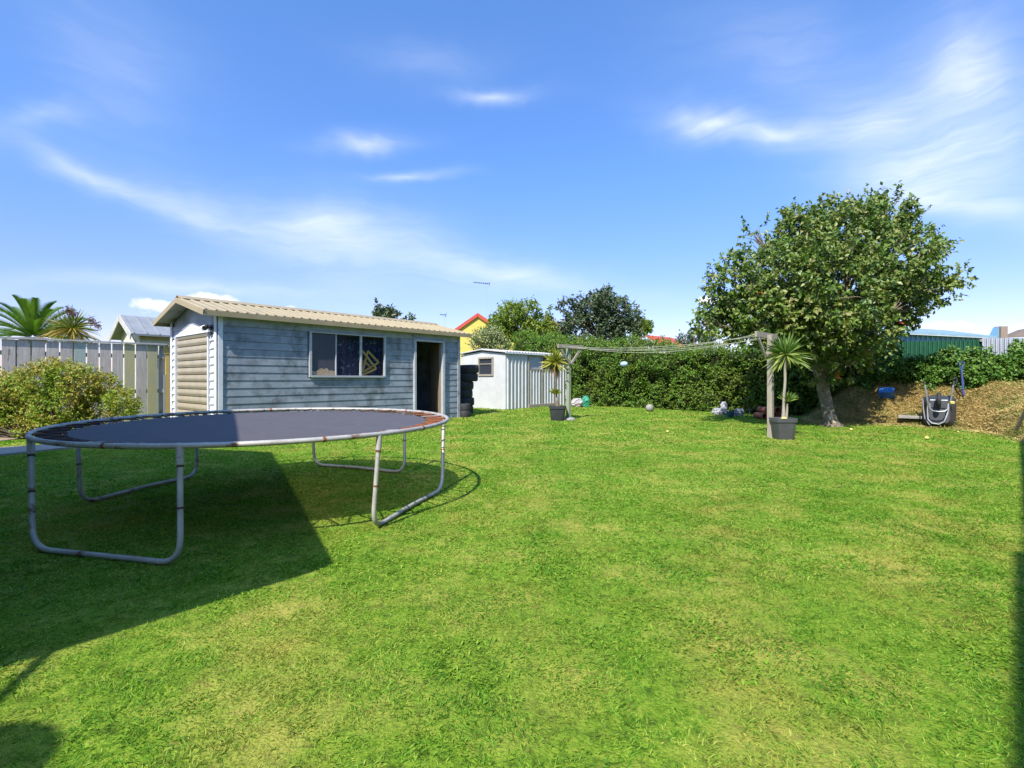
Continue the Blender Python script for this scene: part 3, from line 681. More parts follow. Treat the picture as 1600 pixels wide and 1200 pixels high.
for a in (.0, 2.6, 5.1):
    mb = MB(); mb.box(FP(a, -.1, 1.1), (.09, .09, 2.05), (U, N, Zv)); obj('post', mb, M['wood'], fence)
# pale panel and gate post between fence and shed
gp = thing('side_panel', 'narrow pale grey panel with a timber top piece between the fence and the shed', 'panel', FP(-.2,0,.13))
mb = MB(); mb.box(FP(-.25, -.02, .75), (.42,.03,1.3), (U, N, Zv)); obj('sheet', mb, M['zinc'], gp)
mb = MB(); mb.box(FP(-.3, -.02, 2.0), (.5,.05,.14), (U, N, Zv)); mb.box(FP(-.12,-.03,1.2), (.08,.05,1.9), (U, N, Zv)); obj('timber_piece', mb, M['timber_new'], gp)

# ------------------------------------------------------------------ bush by the fence
def clumpy(centers, radii, n, shell=.55, seed=0, squash=1):
    ci = RNG.choice(len(centers), n, p=np.array(radii)**2/np.sum(np.array(radii)**2)); c = np.array(centers)[ci]; r = np.array(radii)[ci]
    d = rdir(n); rad = r*(shell+(1-shell)*RNG.random(n)**.6)
    P = c+d*rad[:,None]*np.array([1,1,squash]); return P, d
def lobes_from_px(lst, d0, dep=.5):
    cs, rs = [], []
    for px, py, rp in lst:
        d = d0+random.uniform(-dep, dep); v = At(px, py, d); cs.append(tuple(v)); rs.append(rp/F*d)
    return cs, rs
def limbs(mb, base, targets, r0, jit=.15):
    for tg, rr_ in targets:
        tg = Vector(tg); base_ = Vector(base); pts = []
        for j in range(6):
            x = j/5; q = base_.lerp(tg, x)+Vector((random.uniform(-jit,jit), random.uniform(-jit,jit), random.uniform(0,jit)))*(math.sin(x*3.14)); pts.append(q)
        mb.tube(pts, [r0*(1-x*.8/5*1) for x in range(6)], 7)
bl = [(15,612,30),(60,600,28),(100,590,25),(75,575,12),(130,600,25),(160,605,20),(190,630,20),(40,640,32),(95,640,34),(150,640,28),(205,640,10),(10,660,28),(60,665,28),(120,665,25),(-30,620,35),(-50,650,35)]
cs, rs = lobes_from_px(bl, 10.3, .25)
bo = G(90, 686); bush = thing('shrub', 'dense shrub of orange and green leaves growing against the board fence', 'shrub', bo)
P, d = clumpy(cs, rs, 6000, .45); V, Fc, rr_ = twigs(P, unit(d+np.array([0,0,.5])), 7, .12, .048, .6, .1)
rr_ = np.clip(rr_*.6+np.repeat(vnoise(P, 3.5), 28)*.55, 0, 1)
npobj('foliage', V, Fc, M['bush'], bush, bo, rnd=rr_)
mb = MB()
for c_, r_ in zip(cs, rs):
    for k in range(4): tg = Vector(c_)+Vector((random.gauss(0,r_*.5), random.gauss(0,r_*.5), random.gauss(0,r_*.4))); mb.tube([bo+(tg-bo)*.1+Vector(((tg.x-bo.x)*.3,0,0)), (bo+tg)/2+Vector(((tg.x-bo.x)*.2,0,-.05)), tg], [.012,.008,.003], 5)
obj('stems', mb, M['twig'], bush)

# ------------------------------------------------------------------ main tree
tb = G(1300, 666); tree = thing('fruit_tree', 'large broad leafy tree with a leaning bare trunk at the edge of the clipping bank', 'tree', tb)
D0 = 12.7
fork = At(1281, 578, D0)
mb = MB(); pts = [tb+Vector((.05,0,-.1)), tb+Vector((.02,0,.0)), tb+Vector((-.02,0,.12)), tb.lerp(fork,.35)+Vector((-.02,0,0)), tb.lerp(fork,.7)+Vector((-.02,0,0)), fork, fork+Vector((.1,0,.5))]
mb.tube(pts, [.28,.22,.15,.135,.14,.16,.12], 16)
for k in range(6):
    a = k*1.05; mb.tube([tb+Vector((0,0,.12)), tb+Vector((math.cos(a)*.18, math.sin(a)*.18, .0)), tb+Vector((math.cos(a)*.34, math.sin(a)*.34, -.06))], [.09,.06,.02], 8)
obj('trunk', mb, M['bark'], tree, smooth=True)
tl_ = [(1385,336,32),(1355,322,14),(1330,372,52),(1250,375,38),(1240,345,16),(1290,340,24),(1195,390,36),(1175,362,14),(1155,440,44),(1125,486,26),(1105,505,18),(1140,505,28),(1225,445,66),(1310,445,74),(1400,400,52),(1420,345,18),
       (1458,390,20),(1436,436,32),(1480,438,18),(1500,432,12),(1465,455,18),(1398,474,40),(1345,505,48),(1265,512,54),(1300,552,36),(1330,572,18),(1200,490,46),(1372,520,24),(1415,478,18),(1165,516,14),(1268,550,22),(1285,590,16),(1330,545,40)]
cs, rs = [], []
for px, py, rp in tl_:
    for s_ in ((-1,1) if rp > 44 else (0,)):
        off = s_*rp/F*D0*random.uniform(.8,1.3) if s_ else random.uniform(-.5,.5); d = D0+off; v = At(px, py, d); cs.append(tuple(v)); rs.append(rp/F*d*.93)
mb = MB(); Bs = fork+Zv*.3
for c_, r_ in zip(cs, rs):
    tg = Vector(c_); m1 = Bs.lerp(tg, .45)+Vector((random.uniform(-.2,.2), random.uniform(-.2,.2), random.uniform(-.1,.25)))
    mb.tube([Bs, Bs.lerp(m1,.5)+Vector((0,0,.08)), m1, m1.lerp(tg,.6)+Vector((random.uniform(-.1,.1),0,.05)), tg], [.085,.07,.045,.022,.008], 8)
    for k in range(7):
        e = Vector(c_)+Vector(tuple(rdir(1)[0]))*r_*.95; mb.tube([m1.lerp(tg,.7), m1.lerp(tg,.8).lerp(e,.5)+Vector((0,0,.04)), e], [.016,.011,.004], 5)
obj('limbs', mb, M['bark'], tree, smooth=True)
P, d = clumpy(cs, rs, 8200, .38); k = vnoise(P, 1.9)*.65+vnoise(P+7, 4.2)*.35 > .44; P, d = P[k], d[k]
V, Fc, rr_ = twigs(P, unit(d+np.array([0,0,.35])), 11, .26, .108, .6, .35)
# outer sprays that roughen the outline
P2_, d2_ = clumpy(cs, [r*1.12 for r in rs], 700, .92); V2_, F2_, r2_ = twigs(P2_, unit(d2_+np.array([0,0,.5])), 9, .28, .10, .6, .25)
# low sprig on the trunk
sp_ = np.array([tuple(At(1288+random.uniform(-18,22), 592+random.uniform(-14,14), D0-.15)) for _ in range(26)]); V3_, F3_, r3_ = twigs(sp_, rdir(26, -.3), 6, .15, .09, .6, .3)
V, Fc, rr_ = merge([(V,Fc,rr_),(V2_,F2_,r2_),(V3_,F3_,np.clip(r3_*.3+.6,0,1))])
npobj('crown', V, Fc, M['tree'], tree, tb, rnd=rr_)
rp_ = []
for px, py in ((1368,532),(1310,584),(1272,425),(1190,455),(1405,505),(1240,500)):
    rp_ += [tuple(At(px+random.uniform(-4,4), py+random.uniform(-4,4), D0-1.2 if py < 530 else D0-.8)) for _ in range(3)]
rp_ = np.array(rp_); V, Fc, rr_ = twigs(rp_, rdir(len(rp_)), 2, .05, .08, .7); tag(npobj('red_leaves', V, Fc, M['redleaf'], tree, tb, rnd=rr_), 'a few leaves turned red')
for i, (px, py, rr2) in enumerate(((1448,687,.04),(1330,673,.035),(1043,676,.03),(1163,652,.03),(1497,676,.02))):
    p = G(px, py)+Zv*(rr2*.9); mb = MB(); mb.lathe(p, [(rr2*math.sin(a*.3142)+.0005, -rr2*math.cos(a*.3142)*.85) for a in range(11)], 14)
    tag(obj('fallen_fruit', mb, M['fruit'], None, p, smooth=True), ['largest pale yellow fruit lying on the lawn in front of the wheelbarrow', 'yellow fruit on the grass just right of the tree trunk', 'small yellow fruit on the lawn in front of the round concrete ball', 'small yellow fruit on the lawn left of the near clothesline post', 'tiny yellow fruit at the foot of the clipping bank'][i], 'fruit', 'fallen fruit on the lawn')

# ------------------------------------------------------------------ hedge and creeper fence
def hedge(name, label, cat, t0, t1, z0f, z1f, thick, mat, dens, L, off=0.0, group=None, bulge=.5, core=True, per=6):
    o = HB+N*((t0+t1)/2)+U*off; o = Vector((o.x, o.y, gz(o.y))); root = thing(name, label, cat, o, group)
    def pt(t_, q, z): b_ = HB+N*t_+U*(off+q); return np.array([b_.x, b_.y, z])
    ln = t1-t0; n = int(dens*ln*2.6); ts = RNG.uniform(t0, t1, n); P = np.zeros((n,3)); D = np.zeros((n,3)); u3 = np.array(tuple(U)); n3 = np.array(tuple(N))
    for i in range(n):
        a, b_ = z0f(ts[i]), z1f(ts[i]); m_ = RNG.random()
        if m_ < .62: P[i] = pt(ts[i], 0, RNG.uniform(a, b_)); D[i] = -u3
        elif m_ < .9: P[i] = pt(ts[i], RNG.uniform(0, thick), b_); D[i] = (0,0,1)
        else: P[i] = pt(ts[i], thick, RNG.uniform(a+.8, b_)); D[i] = u3
    e = RNG.random(n) < .05; tt = np.where(RNG.random(n) < .5, t0, t1)
    for i in np.nonzero(e)[0]: P[i] = pt(tt[i], RNG.uniform(0,thick), RNG.uniform(z0f(tt[i]), z1f(tt[i]))); D[i] = n3*(1 if tt[i] == t1 else -1)
    dv = (vnoise(P, 1.6)-.5)*bulge*1.3+(vnoise(P+11, 4.5)-.5)*bulge; P = P+D*(dv+RNG.normal(0,.04,n))[:,None]
    V, Fc, rr_ = twigs(P, unit(D+np.array([0,0,.25])+rdir(n)*.5), per, .16, L, .6, .25)
    npobj('foliage', V, Fc, mat, root, o, rnd=rr_)
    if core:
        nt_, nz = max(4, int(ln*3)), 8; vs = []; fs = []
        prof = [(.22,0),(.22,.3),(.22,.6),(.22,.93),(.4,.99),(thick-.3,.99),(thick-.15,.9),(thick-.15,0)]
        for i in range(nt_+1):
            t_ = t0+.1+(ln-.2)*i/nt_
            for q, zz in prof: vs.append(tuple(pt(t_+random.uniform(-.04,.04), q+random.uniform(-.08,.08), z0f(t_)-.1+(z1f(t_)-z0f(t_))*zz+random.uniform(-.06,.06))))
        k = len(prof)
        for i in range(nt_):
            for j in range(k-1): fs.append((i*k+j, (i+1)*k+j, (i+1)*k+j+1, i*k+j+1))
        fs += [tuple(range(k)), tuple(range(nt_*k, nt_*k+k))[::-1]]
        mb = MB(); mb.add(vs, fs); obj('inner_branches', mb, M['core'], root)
    return root
hedge('hedge', 'long thick dark green hedge behind the clothesline', 'hedge', -3.2, 10.3, lambda t_: .15, lambda t_: np.interp(t_, [-3.2,0,3,6,10.3], [3.15,2.84,2.42,2.3,2.2]), 1.6, M['hedge'], 430, .066)
hedge('creeper_fence', 'low leafy creeper covered fence running behind the clipping bank', 'creeper', 10.0, 16.5, lambda t_: .7, lambda t_: np.interp(t_, [10,12,13,13.6,16], [1.95,1.82,1.80,2.1,2.25]), .8, M['ivy'], 460, .085, group=None, per=6)

# ------------------------------------------------------------------ clipping bank
nr, nv = 70, 26; vs = []; fs = []
def bankz(r, v):
    tap = np.clip((r-.575)/.09, 0, 1); s = np.clip(v*1.02, 0, 1); s = s*s*(3-2*s)*.35+np.minimum(v*1.15, 1)**.8*.65
    return 1.12*s*tap
def bankpt(r, v):
    a, b_ = float(dedge(r)), float(dhedge(r))+.35; d = a+(b_-a)*v; x, y = r*d, d
    nzv = vnoise(np.array([[x,y,0.]]), 1.7)[0]+.5*vnoise(np.array([[x,y,3.]]), 4.5)[0]
    return Vector((x, y, gz(y)+float(bankz(r, v))+(nzv-.75)*.32*min(1, v*5)-.03*(v < .01)))
for i in range(nr+1):
    for j in range(nv+1): vs.append(bankpt(.565+.75*i/nr, j/nv))
for i in range(nr):
    for j in range(nv): a = i*(nv+1)+j; fs.append((a, a+nv+1, a+nv+2, a+1))
mb = MB(); mb.add(vs, fs); tag(obj('bank', mb, M['bank'], smooth=True), kind='structure')
n = 62000; rr1 = RNG.uniform(.57, 1.25, n); vv = np.clip(RNG.beta(1,1,n)*1.05-.05, -.03, .97)
grid = np.array([tuple(p) for p in vs]).reshape(nr+1, nv+1, 3)
fi = (rr1-.565)/.75*nr; fj = np.clip(vv, 0, 1)*nv; i0 = np.clip(fi.astype(int), 0, nr-1); j0 = np.clip(fj.astype(int), 0, nv-1); a = (fi-i0)[:,None]; b_ = (fj-j0)[:,None]
P = grid[i0,j0]*(1-a)*(1-b_)+grid[i0+1,j0]*a*(1-b_)+grid[i0,j0+1]*(1-a)*b_+grid[i0+1,j0+1]*a*b_
P[:,2] += .005+RNG.uniform(0,.02,n); D = rdir(n); D[:,2] = np.abs(D[:,2])*.4; LL = RNG.uniform(.03,.09,n)
V, Fc = leafarr(P, D, rdir(n, 1.5), LL, LL*.16+.004, .1)
ne = 5000; re_ = RNG.uniform(.6, 1.12, ne); de = dedge(re_)-np.abs(RNG.normal(0, .28, ne))+.05
Pe = np.stack([re_*de, de, SL*de+.02], 1); Le = RNG.uniform(.03,.07,ne); De = rdir(ne); De[:,2] = np.abs(De[:,2])*.3; Ve, Fe = leafarr(Pe, De, rdir(ne, 1.5), Le, Le*.16+.004, .1)
Fc = np.concatenate([Fc, Fe+len(V)]); V = np.concatenate([V, Ve]); P = np.concatenate([P, Pe]); n = len(P)
rr_ = np.clip(vnoise(P, 2.2)*.7+RNG.random(n)*.4-.05, 0, 1)
tag(npobj('dry_clippings', V, Fc, M['clip'], rnd=np.repeat(rr_, 4)), 'heap of dry brown and orange grass clippings on the bank', 'grass clippings', kind='stuff')
def onbank(px, py):
    r = (px-800)/F
    best = None
    for k in range(201):
        p = bankpt(r, k/200); y_ = HZ-(p.z-CAMH)/p.y*F
        if best is None or abs(y_-py) < best[0]: best = (abs(y_-py), p)
    return best[1]

# blue crate on the bank
p = onbank(1385, 622)+Zv*.0; cr = thing('crate', 'small blue plastic crate lying on the bank right of the tree', 'crate', p)
V_ = Vector((p.x,p.y,0)).normalized(); ca = (Vector((V_.y,-V_.x,.03)).normalized(), V_*.8+Zv*.6, V_*-.6+Zv*.8)
mb = MB(); wc, hc, dc = .33, .22, .2; o_ = p+Zv*.14
for s_ in (-1,1):
    mb.box(o_+ca[0]*s_*wc/2, (.015,dc,hc), ca); mb.box(o_+ca[2]*s_*hc/2, (wc,dc,.015), ca)
mb.box(o_+ca[1]*-.10, (wc,.015,hc), ca); obj('box', mb, M['bluep'], cr, bevel=.004)
mb = MB()
for k in range(5): mb.box(o_+ca[1]*-.115+ca[0]*(-.16+.08*k), (.012,.012,hc), ca)
obj('ribs', mb, M['bluep'], cr)
# concrete slab at the foot of the bank
p = onbank(1418, 651)+Vector((-.0,-.1,.0)); mb = MB(); mb.box(p, (.5,.3,.07), (Vector((.8,-.6,.0)), Vector((.6,.8,.0)), Zv)); tag(obj('concrete_slab', mb, M['concrete'], None, p, bevel=.01), 'flat grey concrete slab at the foot of the bank left of the wheelbarrow', 'slab')

# wheelbarrow tipped up against the bank: black tray, underside to the lawn
wd = 12.1; wb = At(1467, 657, wd); wb.z = gz(wd)+.02
bar = thing('wheelbarrow', 'black wheelbarrow tipped up on its nose against the bank, handles in the air', 'wheelbarrow', wb)
lean = R(9); V_ = Vector((wb.x, wb.y, 0)).normalized(); X_ = Vector((V_.y, -V_.x, 0)); Z_ = V_*math.sin(lean)+Zv*math.cos(lean); Y_ = Z_.cross(X_)
def WB(x, y, z): return wb+X_*x+Y_*y+Z_*z
mb = MB()
def tray(x, y, z): return WB(x, y, z)
bot = [(-.19,0,.1),(.19,0,.1),(.2,0,.66),(-.2,0,.66)]
rim = [(-.29,.3,.0),(.29,.3,.0),(.31,.27,.78),(-.31,.27,.78)]
def ringpts(a, b_, s):
    out = []
    A_ = [Vector(a[i]).lerp(Vector(b_[i]), s) for i in range(4)]
    for i in range(4):
        c0, c1, c2 = A_[i-1], A_[i], A_[(i+1) % 4]
        for k in range(5):
            x = k/4; rad = .22; pa = c1.lerp(c0, rad); pb = c1.lerp(c2, rad); out.append(pa.lerp(c1, x).lerp(c1.lerp(pb, x), x))
    return out
rings = [ringpts(bot, rim, s) for s in (0,.02,.3,.6,.95,1.0)]; rings.append([p_+Vector((0,.02,0)) for p_ in ringpts(bot, [(x*1.05,y,(z-.43)*1.04+.43) for x,y,z in rim], 1)])
vs = [WB(*p_) for rg in rings for p_ in rg]; m_ = 20; fs = [tuple(range(m_))]
for i in range(len(rings)-1):
    for k in range(m_): fs.append((i*m_+k, i*m_+(k+1) % m_, (i+1)*m_+(k+1) % m_, (i+1)*m_+k))
mb.add(vs, fs); to = obj('tray', mb, M['plastic'], bar, smooth=True); sm = to.modifiers.new('s','SOLIDIFY'); sm.thickness = .012
for s_ in (-1, 1):
    mb = MB(); mb.tube([WB(s_*.20,-.03,.50), WB(s_*.20,-.07,.55), WB(s_*.26,-.1,1.0)], .019, 10); obj('handle', mb, M['silver'], bar, smooth=True)
    mb = MB(); mb.tube([WB(s_*.262,-.1,1.0), WB(s_*.272,-.1,1.09)], .024, 10); obj('grip', mb, M['rubber'], bar, smooth=True)
mb = MB(); wc_ = WB(0,-.2,.62); n_, k_ = 28, 10; vs = []; fs = []
for i in range(n_):
    th = 2*math.pi*i/n_; rad = Y_*math.cos(th)+Z_*math.sin(th)
    for j in range(k_):
        ph = 2*math.pi*j/k_; vs.append(wc_+rad*(.14+.045*math.cos(ph))+X_*(.042*math.sin(ph)))
for i in range(n_):
    for j in range(k_): fs.append((i*k_+j, ((i+1) % n_)*k_+j, ((i+1) % n_)*k_+(j+1) % k_, i*k_+(j+1) % k_))
mb.add(vs, fs); wh = obj('wheel', mb, M['rubber'], bar, smooth=True)
mb = MB(); mb.lathe(wc_, [(.1,-.02),(.1,.02)], 20, (Y_, Z_, X_)); mb.tube([wc_-X_*.16, wc_+X_*.16], .01, 8); obj('hub', mb, M['metal'], wh)
mb = MB(); mb.tube([WB(-.17,-.12,.55), WB(-.16,-.2,.42), WB(-.11,-.24,.36), WB(.0,-.25,.345), WB(.11,-.24,.36), WB(.16,-.2,.42), WB(.17,-.12,.55)], .014, 8); obj('wheel_guard', mb, M['silver'], bar, smooth=True)
mb = MB(); mb.tube([WB(-.2,-.02,.52), WB(-.21,-.13,.4), WB(-.2,-.2,.16), WB(-.13,-.22,.07), WB(-.0,-.22,.05), WB(.1,-.21,.12), WB(.15,-.16,.3), WB(.18,-.05,.48)], .016, 8); obj('leg_loop', mb, M['silver'], bar, smooth=True)
mb = MB(); mb.tube([WB(-.30,.1,.70), WB(-.29,.02,.45), WB(-.26,-.02,.2), WB(-.17,-.02,.04)], .014, 8); obj('tray_brace', mb, M['silver'], bar, smooth=True)
mb = MB(); mb.lathe(WB(.24,-.08,.58), [(.01,-.03),(.05,-.02),(.055,.02),(.02,.04)], 9); obj('yellow_rag', mb, M['fruit'], bar)
# spade and fork stuck in the bank
sb_ = onbank(1506, 622); sp = thing('spade', 'blue handled spade standing upright in the bank right of the wheelbarrow', 'spade', sb_)
tp = sb_+Vector((-.06,.0,.74))
mb = MB(); mb.tube([sb_, tp], .024, 10); obj('shaft', mb, M['spade'], sp, smooth=True)
mb = MB(); mb.tube([tp-Zv*.02, tp+Vector((-.05,0,.07)), tp+Vector((-.07,0,.15)), tp+Vector((.07,0,.15)), tp+Vector((.05,0,.07)), tp-Zv*.02], .013, 8); obj('grip', mb, M['spade'], sp, smooth=True)
mb = MB(); mb.prism([sb_+Vector((-.09,0,.03)), sb_+Vector((.09,0,.03)), sb_+Vector((.08,0,-.2)), sb_+Vector((0,0,-.26)), sb_+Vector((-.08,0,-.2))], (0,.008,0)); obj('blade', mb, M['metal'], sp)
fb_ = onbank(1504, 623)+Vector((0,-.06,0)); fk = thing('garden_fork', 'black handled garden fork leaning left from the spade on the bank', 'fork', fb_)
ft = fb_+Vector((-.22,-.02,.40))
mb = MB(); mb.tube([fb_, ft], .014, 8); obj('shaft', mb, M['plastic'], fk, smooth=True)
dv_ = (ft-fb_).normalized(); sd = dv_.cross(Vector((0,1,0))).normalized()
mb = MB(); mb.tube([ft, ft+dv_*.05+sd*.05, ft+dv_*.13+sd*.055, ft+dv_*.13-sd*.055, ft+dv_*.05-sd*.05, ft], .011, 8); obj('grip', mb, M['plastic'], fk, smooth=True)
mb = MB()
for k in (-1.5,-.5,.5,1.5): mb.tube([fb_, fb_+Vector((k*.04,0,-.03)), fb_+Vector((k*.045+.05,0,-.18))], .006, 6)
obj('tines', mb, M['metal'], fk)
# leaning timber and edging at the right edge
q0, q1 = At(1588, 672, 10.3), At(1606, 634, 9.9)
mb = MB(); mb.bar(q0, q1, .05, .035); tag(obj('timber_stake', mb, M['post'], None, q0), 'pale timber leaning at the right end of the lawn by the bank', 'timber')

# ------------------------------------------------------------------ hedge foot clutter
def sack(name, label, cat, px, py, w_, h_, mat, d=None, group=None):
    p = G(px, py)
    if d: p = Vector(((px-800)/F*d, d, gz(d)))
    mb = MB(); n_, k_ = 16, 9; vs = []
    for j in range(k_):
        v = j/(k_-1); rr2 = math.sin(math.pi*(.12+.8*v))**.5
        for i in range(n_):
            th = 2*math.pi*i/n_; s_ = 1+random.uniform(-.25,.2); vs.append(p+Vector((math.cos(th)*w_/2*rr2*s_, math.sin(th)*w_*.3*rr2*s_, h_*(v+random.uniform(-.04,.04))-.01)))
    fs = [(j*n_+i, j*n_+(i+1) % n_, (j+1)*n_+(i+1) % n_, (j+1)*n_+i) for j in range(k_-1) for i in range(n_)]+[tuple(range(n_))[::-1], tuple(range((k_-1)*n_, k_*n_))]
    mb.add(vs, fs); return tag(obj(name, mb, mat, None, p), label, cat, group)
sack('sack', 'crumpled white and red printed sack on the grass right of the far clothesline post', 'sack', 902, 636, .5, .34, M['bagw'])
sack('plastic_bag', 'bright green plastic bag against the hedge foot', 'bag', 915, 636, .36, .44, M['bagg'])
sack('sack', 'low whitish sack, leftmost of the bags under the hedge', 'sack', 1121, 648, .32, .22, M['bagm'])
sack('sack', 'tall mottled white sack standing behind the teal bucket under the hedge', 'sack', 1131, 646, .24, .42, M['bagm'], 15.8)
sack('sack', 'grey white sack just right of the teal bucket under the hedge', 'sack', 1155, 650, .32, .24, M['bagm'])
p = G(1141, 652); bk = thing('bucket', 'dark teal bucket on the grass among the sacks under the hedge', 'bucket', p)
mb = MB(); mb.lathe(p, [(.08,0),(.085,.01),(.11,.16),(.118,.16),(.118,.175),(.1,.175),(.09,.1)], 20); obj('body', mb, M['teal'], bk, smooth=True)
mb = MB(); mb.tube([p+Vector((math.cos(a)*.115, -.03, .165+math.sin(a)*.05)) for a in [i*math.pi/8 for i in range(9)]], .004, 6); obj('handle', mb, M['metal'], bk)
p = G(1174, 646); st = thing('stool', 'small grey folding step standing in the shade under the hedge', 'step stool', p)
mb = MB(); mb.box(p+Zv*.29, (.22,.18,.03)); mb.box(p+Zv*.12+Vector((-.02,-.05,0)), (.2,.08,.025)); obj('tread', mb, M['zinc'], st, bevel=.004)
for sx in (-1,1):
    for sy in (-1,1): mb = MB(); mb.tube([p+Vector((sx*.12,sy*.13,0)), p+Vector((sx*.08,sy*.05,.29))], .01, 8); obj('leg', mb, M['silver'], st)
def pipe(px, py, i):
    d = 14.2; p = At(px, py, d); mb = MB(); n_ = 24; vs = []
    for yy, r_ in ((0,.078),(0,.1),(.05,.1),(.05,.085),(.55,.085),(.55,.065),(0,.066)):
        for k in range(n_): a = 2*math.pi*k/n_; vs.append(p+Vector((math.cos(a)*r_, yy, math.sin(a)*r_)))
    fs = [(j*n_+k, j*n_+(k+1) % n_, (j+1)*n_+(k+1) % n_, (j+1)*n_+k) for j in range(6) for k in range(n_)]
    mb.add(vs, fs)
    return tag(obj('clay_pipe', mb, M['terra'], None, p, smooth=True), ['clay pipe lying lowest left of the near clothesline post', 'upper clay pipe resting left of the near clothesline post', 'upper clay pipe right of the near clothesline post', 'lower clay pipe right of the near clothesline post'][i], 'pipe', 'terracotta pipes stacked in the shade')
zz0 = gz(14.2)+.1; y1 = HZ-(zz0-CAMH)/14.2*F; y2 = y1-.17/14.2*F
pipe(1196, y1, 0); pipe(1201.5, y2, 1); pipe(1216, y2, 2); pipe(1222, y1, 3)
for i, px in enumerate((1207.5, 1212)):
    pass
p = G(1015, 643); mb = MB(); mb.lathe(p+Zv*.12, [(.13*math.sin(a*.3142)+.0005, -.13*math.cos(a*.3142)) for a in range(11)], 20); tag(obj('concrete_ball', mb, M['concrete'], None, p, smooth=True), 'round grey concrete ball on the grass before the hedge', 'ball')
q = At(975, 569, 18.75); mb = MB(); mb.lathe(q, [(.14*math.sin(a*.3142)+.0005, -.10*math.cos(a*.3142)) for a in range(11)], 18); tag(obj('toy_ball', mb, M['bluewhite'], None, q, smooth=True), 'pale blue and white ball caught in the face of the hedge', 'ball')

# ------------------------------------------------------------------ background trees
def blobtree(name, label, cat, lst, d0, mat, n, L, W_=.55, per=7, dep=1.0, shell=.4, tw=.3, core=None, droop=.2, thr=.3, group=None):
    cs, rs = lobes_from_px(lst, d0, dep); cx = sum(c_[0] for c_ in cs)/len(cs); o = Vector((cx, d0, gz(d0))); root = thing(name, label, cat, o, group)
    P, d = clumpy(cs, rs, n, shell); k = vnoise(P, 1.4) > thr; P, d = P[k], d[k]
    V, Fc, rr_ = twigs(P, unit(d+np.array([0,0,.5])), per, tw, L, W_, droop); npobj('crown', V, Fc, mat, root, o, rnd=rr_)
    mb = MB(); zc = min(c_[2] for c_ in cs); top_ = Vector((cx, d0, max(gz(d0)+.4, zc-.3))); mb.tube([o, o.lerp(top_,.5)+Vector((.05,0,0)), top_], [.16,.12,.1], 10)
    for c_, r_ in zip(cs, rs): mb.tube([top_, top_.lerp(Vector(c_), .5)+Vector((0,0,.1)), Vector(c_)+Vector((0,0,r_*.6))], [.07,.04,.012], 6)
    obj('trunk', mb, M['bark'], root, smooth=True); return root
blobtree('garden_tree', 'light yellowish green bushy tree behind the small tin shed', 'tree', [(800,500,22),(825,490,18),(785,520,22),(845,510,18),(815,525,28),(858,495,12),(795,485,12),(850,530,22),(780,505,14),(870,525,14)], 25, M['lime'], 1900, .13)
blobtree('garden_tree', 'tall dark green tree with upright shoots behind the hedge', 'tree', [(945,475,16),(945,458,8),(925,490,22),(890,495,16),(884,480,9),(960,490,22),(985,500,14),(975,478,9),(905,515,24),(945,515,30),(980,520,18),(993,492,6),(900,470,6),(930,465,7)], 24.5, M['dull'], 2300, .14, shell=.5)
blobtree('small_tree', 'small round distant tree just right of the tall dark tree', 'tree', [(1000,508,9),(1008,512,8),(992,512,7)], 36, M['lime'], 260, .2, dep=.3)
blobtree('variegated_shrub', 'pale variegated shrub in front of the yellow house', 'shrub', [(755,530,12),(768,528,12),(745,538,8),(778,540,12)], 22.5, M['varieg'], 700, .09, dep=.5)
blobtree('distant_tree', 'sparse treetop poking above the beige shed roof', 'tree', [(592,480,5),(598,488,6),(605,492,7),(612,490,5),(601,498,10),(640,498,5),(590,492,4),(620,497,5)], 33, M['dull'], 110, .26, dep=.4, thr=.1)
blobtree('roadside_bush', 'dark green bush between the hedge top and the red roofed house', 'bush', [(1085,530,10),(1100,535,14),(1070,536,9)], 24, M['dull'], 420, .12, dep=.5)
blobtree('orange_shrub', 'small shrub with orange leaves between the two garden trees', 'shrub', [(862,512,8),(870,518,8)], 26.5, M['deadleaf'], 160, .12, dep=.2)

# palm and cabbage tree behind the fence
pc = At(52, 528, 21); pb = Vector((pc.x, pc.y, gz(pc.y))); palm = thing('palm_tree', 'large feathery palm rising behind the left fence', 'palm tree', pb)
mb = MB(); mb.lathe(pb, [(.42,0),(.36,1),(.36,(pc.z-pb.z)*.9),(.45,pc.z-pb.z)], 16); obj('trunk', mb, M['bark'], palm, smooth=True)
Vp = []; Fp = []; Rp = []
for i in range(40):
    th = i*2.399; el = R(8+70*(i/39)**1.3); L_ = random.uniform(2.3, 2.8); d = Vector((math.cos(th)*math.cos(el), math.sin(th)*math.cos(el), math.sin(el)))
    s_ = d.cross(Zv).normalized(); prev = None; nn_ = s_.cross(d); rv = random.random()*.6
    K = 46
    for j in range(K):
        x = j/K; c_ = pc+d*(L_*x)-Zv*(L_*.34*x*x)+Zv*0
        tg = (d-Zv*(.68*x)).normalized(); up_ = s_.cross(tg).normalized()
        if x < .08: continue
        ll = .42*math.sin(math.pi*(.12+.85*x))**.7
        for sd_ in (-1, 1):
            dd_ = (tg*.75+s_*sd_*.7+up_*.55).normalized(); w_ = .028; o_ = len(Vp); e = c_+dd_*ll-Zv*.04
            Vp += [c_-tg*w_, c_+tg*w_, e]; Fp.append((o_, o_+1, o_+2)); Rp += [rv+random.random()*.4]*3
npobj('crown', np.array([tuple(v) for v in Vp]), Fp, M['palm'], palm, pb, rnd=Rp)
cc = At(113, 514, 19); cb = Vector((cc.x, cc.y, gz(cc.y))); cab = thing('cabbage_tree', 'cabbage tree with orange tinged sword leaves and brown flower heads beside the palm', 'tree', cb)
mb = MB(); mb.tube([cb, cb.lerp(cc,.6), cc], [.16,.12,.1], 10); obj('trunk', mb, M['bark'], cab, smooth=True)
